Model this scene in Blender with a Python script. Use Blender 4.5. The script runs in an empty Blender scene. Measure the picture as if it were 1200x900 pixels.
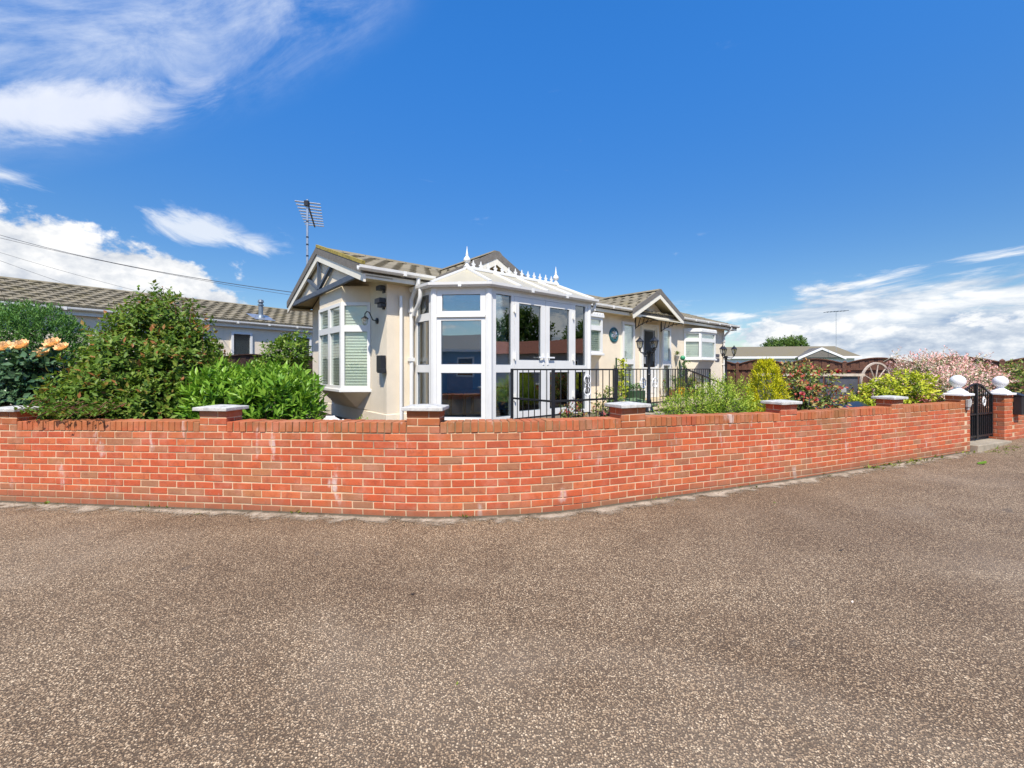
import bpy, bmesh, math, random
import numpy as np
from mathutils import Vector, Matrix

random.seed(7)
rng = np.random.default_rng(7)
R = math.radians
scene = bpy.context.scene
COL = scene.collection

# ------------------------------------------------------------------ camera, sky, sun, exposure
EYE = 1.45
cam_d = bpy.data.cameras.new('camera')
cam = bpy.data.objects.new('camera', cam_d)
COL.objects.link(cam)
cam.location = (0, 0, EYE)
cam.rotation_euler = (R(90), 0, 0)
cam_d.sensor_width = 36.0
cam_d.lens = 14.7
cam_d.shift_y = -0.015
cam_d.clip_start = 0.05
cam_d.clip_end = 3000
scene.camera = cam

SUN_EL = 54.0
SUN_AZ = (0.02, -1.0)          # horizontal direction towards the sun
SUN_STRENGTH = 4.6
SKY_STRENGTH = 0.105
scene.view_settings.view_transform = 'Standard'
scene.view_settings.look = 'None'
scene.view_settings.gamma = 1
scene.view_settings.use_curve_mapping = False
scene.view_settings.exposure = 0.42
scene.cycles.max_bounces = 8
scene.cycles.transparent_max_bounces = 24
scene.cycles.use_denoising = True

sd = bpy.data.lights.new('sun', 'SUN')
sd.energy = SUN_STRENGTH
sd.angle = R(0.53)
sd.color = (1.0, 0.93, 0.82)
sun = bpy.data.objects.new('sun', sd)
COL.objects.link(sun)
_h = Vector((SUN_AZ[0], SUN_AZ[1], 0)).normalized() * math.cos(R(SUN_EL))
to_sun = Vector((_h.x, _h.y, math.sin(R(SUN_EL))))
sun.rotation_euler = to_sun.to_track_quat('Z', 'Y').to_euler()
sun.location = (0, -10, 30)


class Nodes:
    """small helper for writing node trees"""
    def __init__(self, tree):
        self.t = tree
    def new(self, kind, **kw):
        n = self.t.nodes.new(kind)
        for k, v in kw.items():
            setattr(n, k, v)
        return n
    def link(self, a, b):
        self.t.links.new(a, b)
    def put(self, sock, v):
        if v is None:
            return
        if hasattr(v, 'is_output') or isinstance(v, bpy.types.NodeSocket):
            self.t.links.new(v, sock)
        else:
            sock.default_value = v
    def math(self, op, a, b=None, c=None, clamp=False):
        n = self.new('ShaderNodeMath', operation=op, use_clamp=clamp)
        self.put(n.inputs[0], a); self.put(n.inputs[1], b); self.put(n.inputs[2], c)
        return n.outputs[0]
    def vec(self, x, y, z):
        n = self.new('ShaderNodeCombineXYZ')
        self.put(n.inputs[0], x); self.put(n.inputs[1], y); self.put(n.inputs[2], z)
        return n.outputs[0]
    def sep(self, v):
        n = self.new('ShaderNodeSeparateXYZ'); self.link(v, n.inputs[0]); return n.outputs
    def vmul(self, v, s):
        n = self.new('ShaderNodeVectorMath', operation='MULTIPLY')
        self.put(n.inputs[0], v); n.inputs[1].default_value = s; return n.outputs[0]
    def vadd(self, v, s):
        n = self.new('ShaderNodeVectorMath', operation='ADD')
        self.put(n.inputs[0], v); self.put(n.inputs[1], s); return n.outputs[0]
    def noise(self, v, scale, detail=4, rough=0.55, dist=0.0, dim='3D'):
        n = self.new('ShaderNodeTexNoise', noise_dimensions=dim)
        if v is not None: self.link(v, n.inputs['Vector'])
        n.inputs['Scale'].default_value = scale
        n.inputs['Detail'].default_value = detail
        n.inputs['Roughness'].default_value = rough
        n.inputs['Distortion'].default_value = dist
        return n.outputs['Fac']
    def mix(self, fac, a, b, mode='MIX'):
        n = self.new('ShaderNodeMix', data_type='RGBA', blend_type=mode)
        self.put(n.inputs['Factor'], fac)
        for s, v in ((n.inputs[6], a), (n.inputs[7], b)):
            if isinstance(v, tuple): v = (v[0], v[1], v[2], 1)
            self.put(s, v)
        return n.outputs[2]
    def step(self, v, lo, hi):
        n = self.new('ShaderNodeMapRange', interpolation_type='SMOOTHSTEP')
        self.put(n.inputs['Value'], v)
        self.put(n.inputs['From Min'], lo); self.put(n.inputs['From Max'], hi)
        return n.outputs[0]
    def ramp(self, v, stops, interp='LINEAR'):
        n = self.new('ShaderNodeValToRGB')
        n.color_ramp.interpolation = interp
        el = n.color_ramp.elements
        while len(el) < len(stops): el.new(0.5)
        for e, (p, c) in zip(el, stops):
            e.position = p; e.color = (c[0], c[1], c[2], 1)
        self.put(n.inputs[0], v)
        return n.outputs[0]


def build_world():
    w = bpy.data.worlds.new('World'); scene.world = w; w.use_nodes = True
    w.node_tree.nodes.clear()
    N = Nodes(w.node_tree)
    sky = N.new('ShaderNodeTexSky', sky_type='NISHITA')
    sky.sun_disc = False
    sky.sun_elevation = R(SUN_EL)
    sky.sun_rotation = math.atan2(SUN_AZ[0], SUN_AZ[1])
    sky.altitude = 0; sky.air_density = 1.0; sky.dust_density = 0.35; sky.ozone_density = 2.2
    hs = N.new('ShaderNodeHueSaturation')
    hs.inputs['Hue'].default_value = 0.507
    hs.inputs['Saturation'].default_value = 1.38
    hs.inputs['Value'].default_value = 1.0
    N.link(sky.outputs[0], hs.inputs['Color'])
    tc = N.new('ShaderNodeTexCoord')
    d = tc.outputs['Generated']
    x, y, z = N.sep(d)
    az = N.math('ARCTAN2', x, y)                       # 0 straight ahead, + right
    el = N.math('ARCSINE', N.math('MINIMUM', z, 1.0))

    def ell(a0, e0, ra, re):
        p = N.math('DIVIDE', N.math('SUBTRACT', az, a0), ra)
        q = N.math('DIVIDE', N.math('SUBTRACT', el, e0), re)
        r = N.math('SQRT', N.math('ADD', N.math('MULTIPLY', p, p), N.math('MULTIPLY', q, q)))
        return N.math('SUBTRACT', 1.0, r)
    # ---- cumulus: a heap of ellipses broken up by noise
    nv = N.vec(az, N.math('MULTIPLY', el, 1.35), 0.0)
    bil = N.noise(nv, 15.0, 9, 0.60)
    bil2 = N.noise(N.vadd(nv, (0.020, -0.03, 0.0)), 15.0, 9, 0.60)
    big = N.noise(nv, 4.0, 3, 0.5)
    shapes = [(-0.80, 0.165, 0.16, 0.085), (-0.70, 0.150, 0.13, 0.072), (-0.92, 0.160, 0.20, 0.105),
              (-1.15, 0.14, 0.20, 0.09), (-0.62, 0.12, 0.08, 0.05)]
    m = None
    for s in shapes:
        e_ = ell(*s); m = e_ if m is None else N.math('MAXIMUM', m, e_)
    dens = N.math('ADD', m, N.math('MULTIPLY', N.math('SUBTRACT', bil, 0.5), 2.3))
    cum = N.step(dens, 0.10, 0.46)
    m2 = None
    for sh in [(0.555, 0.068, 0.085, 0.030), (0.66, 0.060, 0.11, 0.038), (0.78, 0.050, 0.13, 0.042), (0.93, 0.055, 0.15, 0.050), (1.15, 0.06, 0.20, 0.055), (1.6, 0.08, 0.3, 0.06), (2.3, 0.10, 0.3, 0.07), (3.0, 0.12, 0.35, 0.08), (-2.6, 0.11, 0.3, 0.07), (-2.0, 0.09, 0.3, 0.07)]:
        e_ = ell(*sh); m2 = e_ if m2 is None else N.math('MAXIMUM', m2, e_)
    nv2 = N.vec(az, N.math('MULTIPLY', el, 2.0), 3.1)
    b2a = N.noise(nv2, 17.0, 9, 0.60)
    b2b = N.noise(N.vadd(nv2, (0.015, -0.04, 0.0)), 17.0, 9, 0.60)
    cum2 = N.step(N.math('ADD', m2, N.math('MULTIPLY', N.math('SUBTRACT', b2a, 0.5), 2.6)), 0.05, 0.42)
    lit2 = N.math('ADD', N.math('ADD', 0.62, N.math('MULTIPLY', N.math('SUBTRACT', b2a, b2b), 2.8)), N.math('MULTIPLY', N.math('SUBTRACT', el, 0.055), 6.0), clamp=True)
    # ---- layered bank low on the right, and everywhere along the horizon in lesser amount
    lv = N.vec(N.math('MULTIPLY', az, 1.0), N.math('MULTIPLY', el, 4.2), 0.35)
    lay = N.noise(lv, 5.0, 9, 0.62, 0.4)
    band = N.math('MULTIPLY', N.step(el, -0.02, 0.03), N.math('SUBTRACT', 1.0, N.step(el, 0.09, 0.205)))
    right = N.step(az, 0.40, 0.66)
    back = N.step(N.math('ABSOLUTE', az), 1.3, 1.7)
    cov = N.math('ADD', N.math('MULTIPLY', band, N.math('ADD', N.math('MULTIPLY', right, 0.30), 0.12)), N.math('MULTIPLY', back, 0.03))
    lowband = N.math('MULTIPLY', N.math('SUBTRACT', 1.0, N.step(el, 0.03, 0.13)), N.math('MULTIPLY', right, 0.16))
    layd = N.math('ADD', N.math('ADD', lay, cov), lowband)
    layer = N.math('MULTIPLY', N.step(layd, 0.66, 0.84), N.step(el, -0.01, 0.01))
    layer = N.math('MULTIPLY', layer, N.math('SUBTRACT', 1.0, N.math('MULTIPLY', N.step(el, 0.2, 0.4), 0.85)))
    # ---- thin streaks between
    wv = N.vec(N.math('MULTIPLY', az, 1.0), N.math('ADD', N.math('MULTIPLY', el, 3.0), N.math('MULTIPLY', az, 0.75)), 1.7)
    wis = N.noise(wv, 7.0, 8, 0.62, 0.6)
    wm = N.math('MAXIMUM', ell(-0.62, 0.262, 0.17, 0.052), ell(-0.92, 0.285, 0.20, 0.024))
    wisp = N.step(N.math('ADD', N.math('MULTIPLY', wm, 0.45), wis), 0.62, 0.90)
    # ---- high cirrus upper left: streaks drawn out along one slanting direction
    cu = N.math('ADD', az, N.math('MULTIPLY', el, 0.6))
    cw = N.math('SUBTRACT', el, N.math('MULTIPLY', az, 0.6))
    cir = N.noise(N.vec(N.math('MULTIPLY', cu, 1.2), N.math('MULTIPLY', cw, 3.4), 4.2), 3.2, 12, 0.66, 0.55)
    cir2 = N.noise(N.vec(N.math('MULTIPLY', cu, 1.0), N.math('MULTIPLY', cw, 1.3), 9.1), 2.3, 6, 0.6, 0.4)
    edge = N.math('SUBTRACT', el, N.math('ADD', 0.836, N.math('MULTIPLY', az, 0.60)))
    side = N.math('MULTIPLY', N.step(edge, -0.05, 0.13), N.math('SUBTRACT', 1.0, N.step(az, -0.40, -0.14)))
    side = N.math('MULTIPLY', side, N.step(az, -2.0, -1.4))
    cirr = N.math('MULTIPLY', side, N.step(N.math('ADD', N.math('MULTIPLY', cir, 0.62), N.math('MULTIPLY', cir2, 0.42)), 0.36, 0.72))
    tl = N.math('SUBTRACT', el, N.math('MULTIPLY', N.math('ADD', az, 0.80), 0.42))
    pa = N.math('DIVIDE', N.math('ADD', az, 0.84), 0.30); pb = N.math('DIVIDE', N.math('SUBTRACT', tl, 0.408), 0.050)
    sk = N.math('SUBTRACT', 1.0, N.math('SQRT', N.math('ADD', N.math('MULTIPLY', pa, pa), N.math('MULTIPLY', pb, pb))))
    streak = N.step(N.math('ADD', sk, N.math('MULTIPLY', N.math('SUBTRACT', cir, 0.5), 1.7)), 0.0, 0.75)
    # ---- colours (cloud tops white, bases grey)
    light = N.math('MULTIPLY', N.math('SUBTRACT', bil, bil2), 2.6)
    lit = N.math('ADD', N.math('ADD', 0.60, light), N.math('MULTIPLY', N.math('SUBTRACT', el, 0.16), 2.2), clamp=True)
    k = 1.0 / SKY_STRENGTH
    ccum = N.ramp(lit, [(0.0, (0.44 * k, 0.48 * k, 0.55 * k)), (0.55, (0.63 * k, 0.65 * k, 0.68 * k)), (1.0, (0.80 * k, 0.80 * k, 0.80 * k))])
    litl = N.math('ADD', N.math('MULTIPLY', N.math('SUBTRACT', N.noise(N.vadd(lv, (0.03, -0.10, 0)), 5.0, 9, 0.62, 0.4), lay), -3.2), 0.52, clamp=True)
    clay = N.ramp(litl, [(0.0, (0.28 * k, 0.37 * k, 0.52 * k)), (0.5, (0.50 * k, 0.56 * k, 0.64 * k)), (1.0, (0.78 * k, 0.79 * k, 0.80 * k))])
    boost = N.math('ADD', 0.86, N.math('MULTIPLY', N.step(el, 0.05, 0.75), 0.98))
    c = N.mix(1.0, hs.outputs[0], N.vec(boost, boost, boost), 'MULTIPLY')
    c = N.mix(N.math('MULTIPLY', cirr, 0.80), c, (0.60 * k, 0.66 * k, 0.77 * k))
    c = N.mix(N.math('MULTIPLY', streak, 0.78), c, (0.72 * k, 0.74 * k, 0.80 * k))
    c = N.mix(N.math('MULTIPLY', wisp, 0.85), c, (0.66 * k, 0.70 * k, 0.76 * k))
    c = N.mix(N.math('MULTIPLY', layer, 0.95), c, clay)
    ccum2 = N.ramp(lit2, [(0.0, (0.32 * k, 0.39 * k, 0.50 * k)), (0.5, (0.50 * k, 0.555 * k, 0.63 * k)), (1.0, (0.76 * k, 0.77 * k, 0.78 * k))])
    c = N.mix(N.math('MULTIPLY', cum2, 0.95), c, ccum2)
    c = N.mix(cum, c, ccum)
    bg = N.new('ShaderNodeBackground'); bg.inputs['Strength'].default_value = SKY_STRENGTH
    N.link(c, bg.inputs['Color'])
    out = N.new('ShaderNodeOutputWorld'); N.link(bg.outputs[0], out.inputs['Surface'])
build_world()

# ------------------------------------------------------------------ materials
MATS = {}
def newmat(name):
    m = bpy.data.materials.new(name); m.use_nodes = True
    m.node_tree.nodes.clear()
    N = Nodes(m.node_tree)
    out = N.new('ShaderNodeOutputMaterial')
    b = N.new('ShaderNodeBsdfPrincipled')
    N.link(b.outputs[0], out.inputs['Surface'])
    MATS[name] = m
    return m, N, b, out

def simple(name, col, rough=0.6, var=0.15, scale=8.0, bump=0.0, bscale=60.0, metal=0.0, spec=0.5, streak=0.0):
    m, N, b, out = newmat(name)
    g = N.new('ShaderNodeNewGeometry').outputs['Position']
    n = N.noise(g, scale, 6, 0.6)
    lo = tuple(c * (1 - var) for c in col); hi = tuple(min(1, c * (1 + var)) for c in col)
    c = N.ramp(n, [(0.3, lo), (0.7, hi)])
    if streak > 0:
        s = N.noise(N.vmul(g, (9.0, 9.0, 0.9)), 1.0, 5, 0.65)
        c = N.mix(N.math('MULTIPLY', N.step(s, 0.52, 0.75), streak), c, tuple(v * 0.55 for v in col))
    N.link(c, b.inputs['Base Color'])
    b.inputs['Roughness'].default_value = rough
    b.inputs['Metallic'].default_value = metal
    b.inputs['Specular IOR Level'].default_value = spec
    if bump > 0:
        bn = N.new('ShaderNodeBump'); bn.inputs['Strength'].default_value = bump; bn.inputs['Distance'].default_value = 0.01
        N.link(N.noise(g, bscale, 5, 0.65), bn.inputs['Height'])
        N.link(bn.outputs[0], b.inputs['Normal'])
    return m

simple('render', (0.80, 0.695, 0.53), 0.9, 0.06, 2.2, 0.7, 110.0, streak=0.16)
simple('render_far', (0.80, 0.69, 0.53), 0.9, 0.05, 2.0, 0.3, 90.0, streak=0.12)
simple('upvc', (0.74, 0.735, 0.70), 0.28, 0.03, 6.0, streak=0.12)
simple('upvc_gutter', (0.76, 0.75, 0.70), 0.35, 0.05, 6.0, streak=0.14)
simple('fascia', (0.78, 0.735, 0.61), 0.5, 0.06, 5.0, streak=0.10)
simple('soffit', (0.55, 0.46, 0.27), 0.6, 0.08, 4.0)
simple('timber_grey', (0.055, 0.075, 0.105), 0.5, 0.2, 10.0, 0.2, 40)
simple('verge', (0.16, 0.145, 0.125), 0.8, 0.2, 12.0, 0.3, 60)
simple('black_metal', (0.012, 0.013, 0.016), 0.35, 0.3, 20.0, 0.1, 90)
simple('black_plastic', (0.02, 0.021, 0.024), 0.4, 0.2, 12.0)
simple('dark_glass', (0.012, 0.014, 0.016), 0.08, 0.2, 3.0)
simple('galv', (0.55, 0.56, 0.57), 0.35, 0.12, 15.0, metal=0.8)
simple('white_paint', (0.80, 0.80, 0.79), 0.45, 0.06, 10.0, 0.15, 60, streak=0.06)
simple('cap_concrete', (0.50, 0.49, 0.45), 0.8, 0.30, 16.0, 0.6, 120, streak=0.22)
simple('concrete', (0.34, 0.29, 0.215), 0.9, 0.22, 7.0, 0.5, 130)
simple('deck_stone', (0.50, 0.40, 0.25), 0.85, 0.15, 6.0, 0.4, 90)
simple('soil', (0.065, 0.045, 0.030), 0.95, 0.4, 9.0, 0.8, 60)
simple('fence_wood', (0.17, 0.075, 0.043), 0.75, 0.35, 14.0, 0.4, 50, streak=0.35)
simple('fence_wood_dark', (0.055, 0.027, 0.017), 0.75, 0.35, 14.0, 0.4, 50, streak=0.3)
simple('wheel_wood', (0.52, 0.43, 0.34), 0.8, 0.25, 20.0, 0.4, 80)
simple('mirrored_blue', (0.115, 0.27, 0.42), 0.7, 0.08, 3.0)  # blue of the mirrored scene, put into the lining's own colour
simple('blind', (0.76, 0.79, 0.64), 0.55, 0.05, 8.0)
simple('blind_grey', (0.30, 0.31, 0.27), 0.6, 0.05, 8.0)
simple('curtain', (0.88, 0.86, 0.66), 0.85, 0.08, 6.0)
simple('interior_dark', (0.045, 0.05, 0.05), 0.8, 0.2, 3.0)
simple('poly_roof', (0.44, 0.40, 0.29), 0.4, 0.05, 4.0, streak=0.10)
simple('stem', (0.075, 0.05, 0.03), 0.8, 0.3, 30.0)
simple('stem_red', (0.16, 0.06, 0.035), 0.7, 0.3, 30.0)
simple('trunk', (0.09, 0.065, 0.045), 0.9, 0.3, 12.0, 0.7, 40)
simple('lead', (0.16, 0.20, 0.24), 0.45, 0.15, 10.0, metal=0.3)
simple('yellow_glaze', (0.72, 0.42, 0.03), 0.3, 0.12, 12.0)
simple('terracotta', (0.34, 0.12, 0.06), 0.8, 0.2, 12.0, 0.3, 80)
simple('dark_green', (0.022, 0.06, 0.028), 0.5, 0.2, 9.0)
simple('mat_green', (0.10, 0.17, 0.075), 0.9, 0.25, 20.0, 0.5, 90)
simple('teal', (0.025, 0.11, 0.125), 0.35, 0.45, 26.0)
simple('grey_stone', (0.34, 0.33, 0.31), 0.9, 0.2, 12.0, 0.6, 60)
simple('rock_white', (0.66, 0.64, 0.60), 0.85, 0.12, 9.0, 0.6, 25)
simple('slate_panel', (0.075, 0.075, 0.095), 0.5, 0.2, 6.0)
simple('glossy_black', (0.022, 0.03, 0.04), 0.16, 0.2, 6.0)
simple('cable', (0.05, 0.05, 0.055), 0.6, 0.1, 6.0)
simple('peach', (0.90, 0.60, 0.30), 0.6, 0.16, 40.0)
simple('pink_petal', (0.62, 0.16, 0.16), 0.6, 0.25, 40.0)
simple('red_petal', (0.42, 0.03, 0.04), 0.6, 0.25, 40.0)
simple('white_petal', (0.72, 0.66, 0.58), 0.6, 0.1, 40.0)
simple('shade_render', (0.17, 0.27, 0.38), 0.9, 0.05, 3.0)  # blue cast of the wall's shaded side is put into its colour
simple('grey_render', (0.36, 0.37, 0.36), 0.9, 0.05, 3.0)
simple('red_tile', (0.24, 0.085, 0.045), 0.85, 0.2, 6.0)
simple('lichen', (0.30, 0.235, 0.05), 0.95, 0.45, 18.0, 0.4, 60)
simple('moss', (0.13, 0.115, 0.03), 0.95, 0.4, 30.0, 0.5, 90)

def build_mats():
    # bricks ------------------------------------------------------------
    for nm, src in (('brick', 'object'), ('brick_many', 'attr'), ('brick_coping', 'object')):
        m, N, b, out = newmat(nm)
        if src == 'object':
            rnd = N.new('ShaderNodeObjectInfo').outputs['Random']
        else:
            rnd = N.new('ShaderNodeAttribute', attribute_name='rnd').outputs['Fac']
        g = N.new('ShaderNodeNewGeometry').outputs['Position']
        base = N.ramp(rnd, [(0.0, (0.54, 0.105, 0.032)), (0.22, (0.46, 0.080, 0.027)), (0.40, (0.56, 0.120, 0.036)), (0.56, (0.42, 0.082, 0.032)),
                            (0.72, (0.55, 0.140, 0.046)), (0.84, (0.46, 0.130, 0.052)), (0.92, (0.37, 0.145, 0.066)), (0.97, (0.33, 0.150, 0.075)), (1.0, (0.44, 0.17, 0.065))])
        fine = N.noise(N.vmul(g, (1.0, 1.0, 2.0)), 42.0, 6, 0.7)
        base = N.mix(N.math('MULTIPLY', N.step(fine, 0.42, 0.72), 0.32), base, (0.30, 0.075, 0.04))
        blot = N.noise(N.vadd(g, N.vmul(N.vec(rnd, rnd, rnd), (7.0, 3.0, 5.0))), 13.0, 5, 0.65)
        base = N.mix(N.math('MULTIPLY', N.step(blot, 0.50, 0.70), 0.50), base, (0.25, 0.060, 0.030))
        base = N.mix(N.math('MULTIPLY', N.step(N.math('SUBTRACT', 1.0, blot), 0.56, 0.72), 0.35), base, (0.55, 0.15, 0.06))
        # damp, moss-tinted weathering below the coping, patchy
        wx = N.noise(g, 0.9, 4, 0.55)
        _, _, pz = N.sep(g)
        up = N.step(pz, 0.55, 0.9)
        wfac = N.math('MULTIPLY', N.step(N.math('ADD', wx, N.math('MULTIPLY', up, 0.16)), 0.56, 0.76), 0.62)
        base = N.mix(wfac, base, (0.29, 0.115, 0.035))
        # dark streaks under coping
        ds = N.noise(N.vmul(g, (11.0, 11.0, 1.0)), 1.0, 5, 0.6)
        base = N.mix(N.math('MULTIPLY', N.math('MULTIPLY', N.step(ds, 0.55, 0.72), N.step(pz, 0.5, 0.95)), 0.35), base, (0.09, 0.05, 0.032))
        if nm == 'brick_coping':
            cw = N.noise(g, 4.0, 5, 0.6)
            base = N.mix(N.math('ADD', 0.15, N.math('MULTIPLY', N.step(cw, 0.42, 0.66), 0.45)), base, (0.43, 0.16, 0.055))
            base = N.mix(N.math('MULTIPLY', N.step(N.noise(g, 2.1, 5, 0.65), 0.52, 0.70), 0.5), base, (0.17, 0.10, 0.032))
        # lime bloom: whitish runs
        ef = N.noise(N.vmul(g, (7.5, 7.5, 2.6)), 1.0, 5, 0.6)
        ef2 = N.noise(g, 1.7, 2, 0.5)
        white = N.step(N.math('ADD', ef, N.math('MULTIPLY', N.math('SUBTRACT', ef2, 0.5), 0.35)), 0.625, 0.775)
        base = N.mix(N.math('MULTIPLY', white, 0.72), base, (0.62, 0.52, 0.46))
        haze = N.noise(g, 5.0, 4, 0.6)
        base = N.mix(N.math('MULTIPLY', N.step(haze, 0.46, 0.74), 0.36), base, (0.58, 0.27, 0.18))
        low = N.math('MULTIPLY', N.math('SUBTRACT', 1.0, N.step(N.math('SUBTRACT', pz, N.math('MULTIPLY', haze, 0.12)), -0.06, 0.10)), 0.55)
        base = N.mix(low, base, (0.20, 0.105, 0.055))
        N.link(base, b.inputs['Base Color'])
        b.inputs['Roughness'].default_value = 0.88
        bp = N.new('ShaderNodeBump'); bp.inputs['Strength'].default_value = 0.55; bp.inputs['Distance'].default_value = 0.004
        N.link(N.noise(g, 95.0, 5, 0.7), bp.inputs['Height']); N.link(bp.outputs[0], b.inputs['Normal'])
    # mortar
    m, N, b, out = newmat('mortar')
    g = N.new('ShaderNodeNewGeometry').outputs['Position']
    _, _, pz = N.sep(g)
    c = N.ramp(N.noise(g, 6.0, 5, 0.6), [(0.3, (0.54, 0.37, 0.22)), (0.7, (0.70, 0.51, 0.33))])
    dk = N.math('MULTIPLY', N.step(N.noise(g, 1.3, 4, 0.6), 0.53, 0.66), N.math('ADD', N.step(pz, 0.45, 0.85), 0.12))
    c = N.mix(N.math('MULTIPLY', dk, 0.72), c, (0.10, 0.075, 0.05))
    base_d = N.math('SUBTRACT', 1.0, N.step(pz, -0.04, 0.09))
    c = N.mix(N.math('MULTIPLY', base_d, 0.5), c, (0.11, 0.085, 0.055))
    N.link(c, b.inputs['Base Color']); b.inputs['Roughness'].default_value = 0.95
    bp = N.new('ShaderNodeBump'); bp.inputs['Strength'].default_value = 0.5; bp.inputs['Distance'].default_value = 0.004
    N.link(N.noise(g, 120.0, 4, 0.7), bp.inputs['Height']); N.link(bp.outputs[0], b.inputs['Normal'])
    simple('mortar_old', (0.26, 0.185, 0.10), 0.95, 0.5, 3.5, 0.5, 110)
    # road: surface dressing of stone chippings in dark binder
    m, N, b, out = newmat('road')
    g = N.new('ShaderNodeNewGeometry').outputs['Position']
    warp = N.new('ShaderNodeTexNoise'); N.link(g, warp.inputs['Vector']); warp.inputs['Scale'].default_value = 30.0
    gv = N.vadd(g, N.vmul(warp.outputs['Color'], (0.012, 0.012, 0.0)))
    v = N.new('ShaderNodeTexVoronoi', feature='F1'); v.inputs['Scale'].default_value = 132.0; N.link(gv, v.inputs['Vector'])
    v2 = N.new('ShaderNodeTexVoronoi', feature='F1'); v2.inputs['Scale'].default_value = 240.0; N.link(gv, v2.inputs['Vector'])
    cr, cg, cb = N.sep(v.outputs['Color'])
    stone = N.ramp(cr, [(0.0, (0.189, 0.127, 0.073)), (0.30, (0.330, 0.224, 0.129)), (0.60, (0.455, 0.321, 0.190)), (0.85, (0.581, 0.426, 0.262)), (1.0, (0.909, 0.717, 0.473))])
    gap = N.step(v.outputs['Distance'], 0.44, 0.66)
    lost = N.step(cg, 0.80, 0.84)
    c = N.mix(N.math('MAXIMUM', N.math('MULTIPLY', gap, 0.90), N.math('MULTIPLY', lost, 0.80)), stone, (0.085, 0.056, 0.030))
    big = N.noise(g, 0.34, 5, 0.6, 0.6)
    mid = N.noise(g, 1.7, 6, 0.68, 0.5)
    lane = N.noise(N.vmul(g, (0.22, 0.9, 1.0)), 1.0, 4, 0.55, 0.8)
    tone = N.math('ADD', N.math('ADD', N.math('MULTIPLY', big, 0.8), N.math('MULTIPLY', mid, 0.5)), N.math('MULTIPLY', lane, 0.55))
    c = N.mix(N.step(tone, 0.76, 1.10), N.mix(1.0, c, (0.70, 0.66, 0.62), 'MULTIPLY'), c)
    fil = N.step(N.noise(g, 0.7, 5, 0.65, 0.4), 0.50, 0.72)
    c = N.mix(N.math('MULTIPLY', fil, 0.30), c, (0.235, 0.170, 0.108))
    lt = N.step(N.noise(N.vadd(g, (13.0, 4.0, 0.0)), 0.5, 4, 0.55, 0.6), 0.50, 0.70)
    c = N.mix(N.math('MULTIPLY', lt, 0.17), c, (0.46, 0.375, 0.275))
    stain = N.step(N.noise(N.vadd(g, (3.0, 21.0, 0.0)), 2.6, 3, 0.5, 0.3), 0.70, 0.76)
    c = N.mix(N.math('MULTIPLY', stain, 0.5), c, (0.07, 0.055, 0.042))
    N.link(c, b.inputs['Base Color']); b.inputs['Roughness'].default_value = 0.8
    bp = N.new('ShaderNodeBump'); bp.inputs['Strength'].default_value = 0.75; bp.inputs['Distance'].default_value = 0.007
    hgt = N.math('SUBTRACT', 1.0, N.math('MAXIMUM', gap, lost))
    hgt = N.math('ADD', hgt, N.math('MULTIPLY', N.math('SUBTRACT', 1.0, v2.outputs['Distance']), 0.3))
    N.link(hgt, bp.inputs['Height']); N.link(bp.outputs[0], b.inputs['Normal'])
    # kerbless concrete haunch along the wall foot: ragged outer edge, pale cement crumbs
    m, N, b, out = newmat('haunch')
    g = N.new('ShaderNodeNewGeometry').outputs['Position']
    uvn = N.new('ShaderNodeAttribute', attribute_name='across').outputs['Fac']
    e = N.math('ADD', uvn, N.math('MULTIPLY', N.math('SUBTRACT', N.noise(g, 3.4, 8, 0.72), 0.5), 2.4))
    c = N.ramp(N.noise(g, 9.0, 6, 0.65), [(0.3, (0.246, 0.193, 0.131)), (0.72, (0.476, 0.410, 0.312))])
    c = N.mix(N.step(N.noise(g, 45.0, 4, 0.7), 0.56, 0.72), c, (0.15, 0.12, 0.09))
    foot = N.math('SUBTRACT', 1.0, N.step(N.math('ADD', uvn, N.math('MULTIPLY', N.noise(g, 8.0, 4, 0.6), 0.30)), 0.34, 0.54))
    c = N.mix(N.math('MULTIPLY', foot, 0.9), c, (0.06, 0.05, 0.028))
    N.link(c, b.inputs['Base Color']); b.inputs['Roughness'].default_value = 0.95
    tr = N.new('ShaderNodeBsdfTransparent')
    ms = N.new('ShaderNodeMixShader')
    N.link(N.step(e, 0.30, 0.85), ms.inputs[0]); N.link(b.outputs[0], ms.inputs[1]); N.link(tr.outputs[0], ms.inputs[2])
    N.link(ms.outputs[0], out.inputs['Surface'])
    bp = N.new('ShaderNodeBump'); bp.inputs['Strength'].default_value = 0.6; bp.inputs['Distance'].default_value = 0.006
    N.link(N.noise(g, 80.0, 5, 0.7), bp.inputs['Height']); N.link(bp.outputs[0], b.inputs['Normal'])
    # roof tiles
    m, N, b, out = newmat('tile')
    g = N.new('ShaderNodeNewGeometry').outputs['Position']
    rnd = N.new('ShaderNodeAttribute', attribute_name='rnd').outputs['Fac']
    c = N.ramp(rnd, [(0.0, (0.175, 0.150, 0.100)), (0.5, (0.205, 0.175, 0.115)), (1.0, (0.235, 0.200, 0.132))])
    c = N.mix(N.math('MULTIPLY', N.step(N.noise(g, 3.0, 5, 0.6), 0.5, 0.75), 0.65), c, (0.19, 0.155, 0.06))
    c = N.mix(N.math('MULTIPLY', N.step(N.noise(g, 30.0, 5, 0.6), 0.5, 0.8), 0.4), c, (0.06, 0.05, 0.04))
    N.link(c, b.inputs['Base Color']); b.inputs['Roughness'].default_value = 0.9
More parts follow.
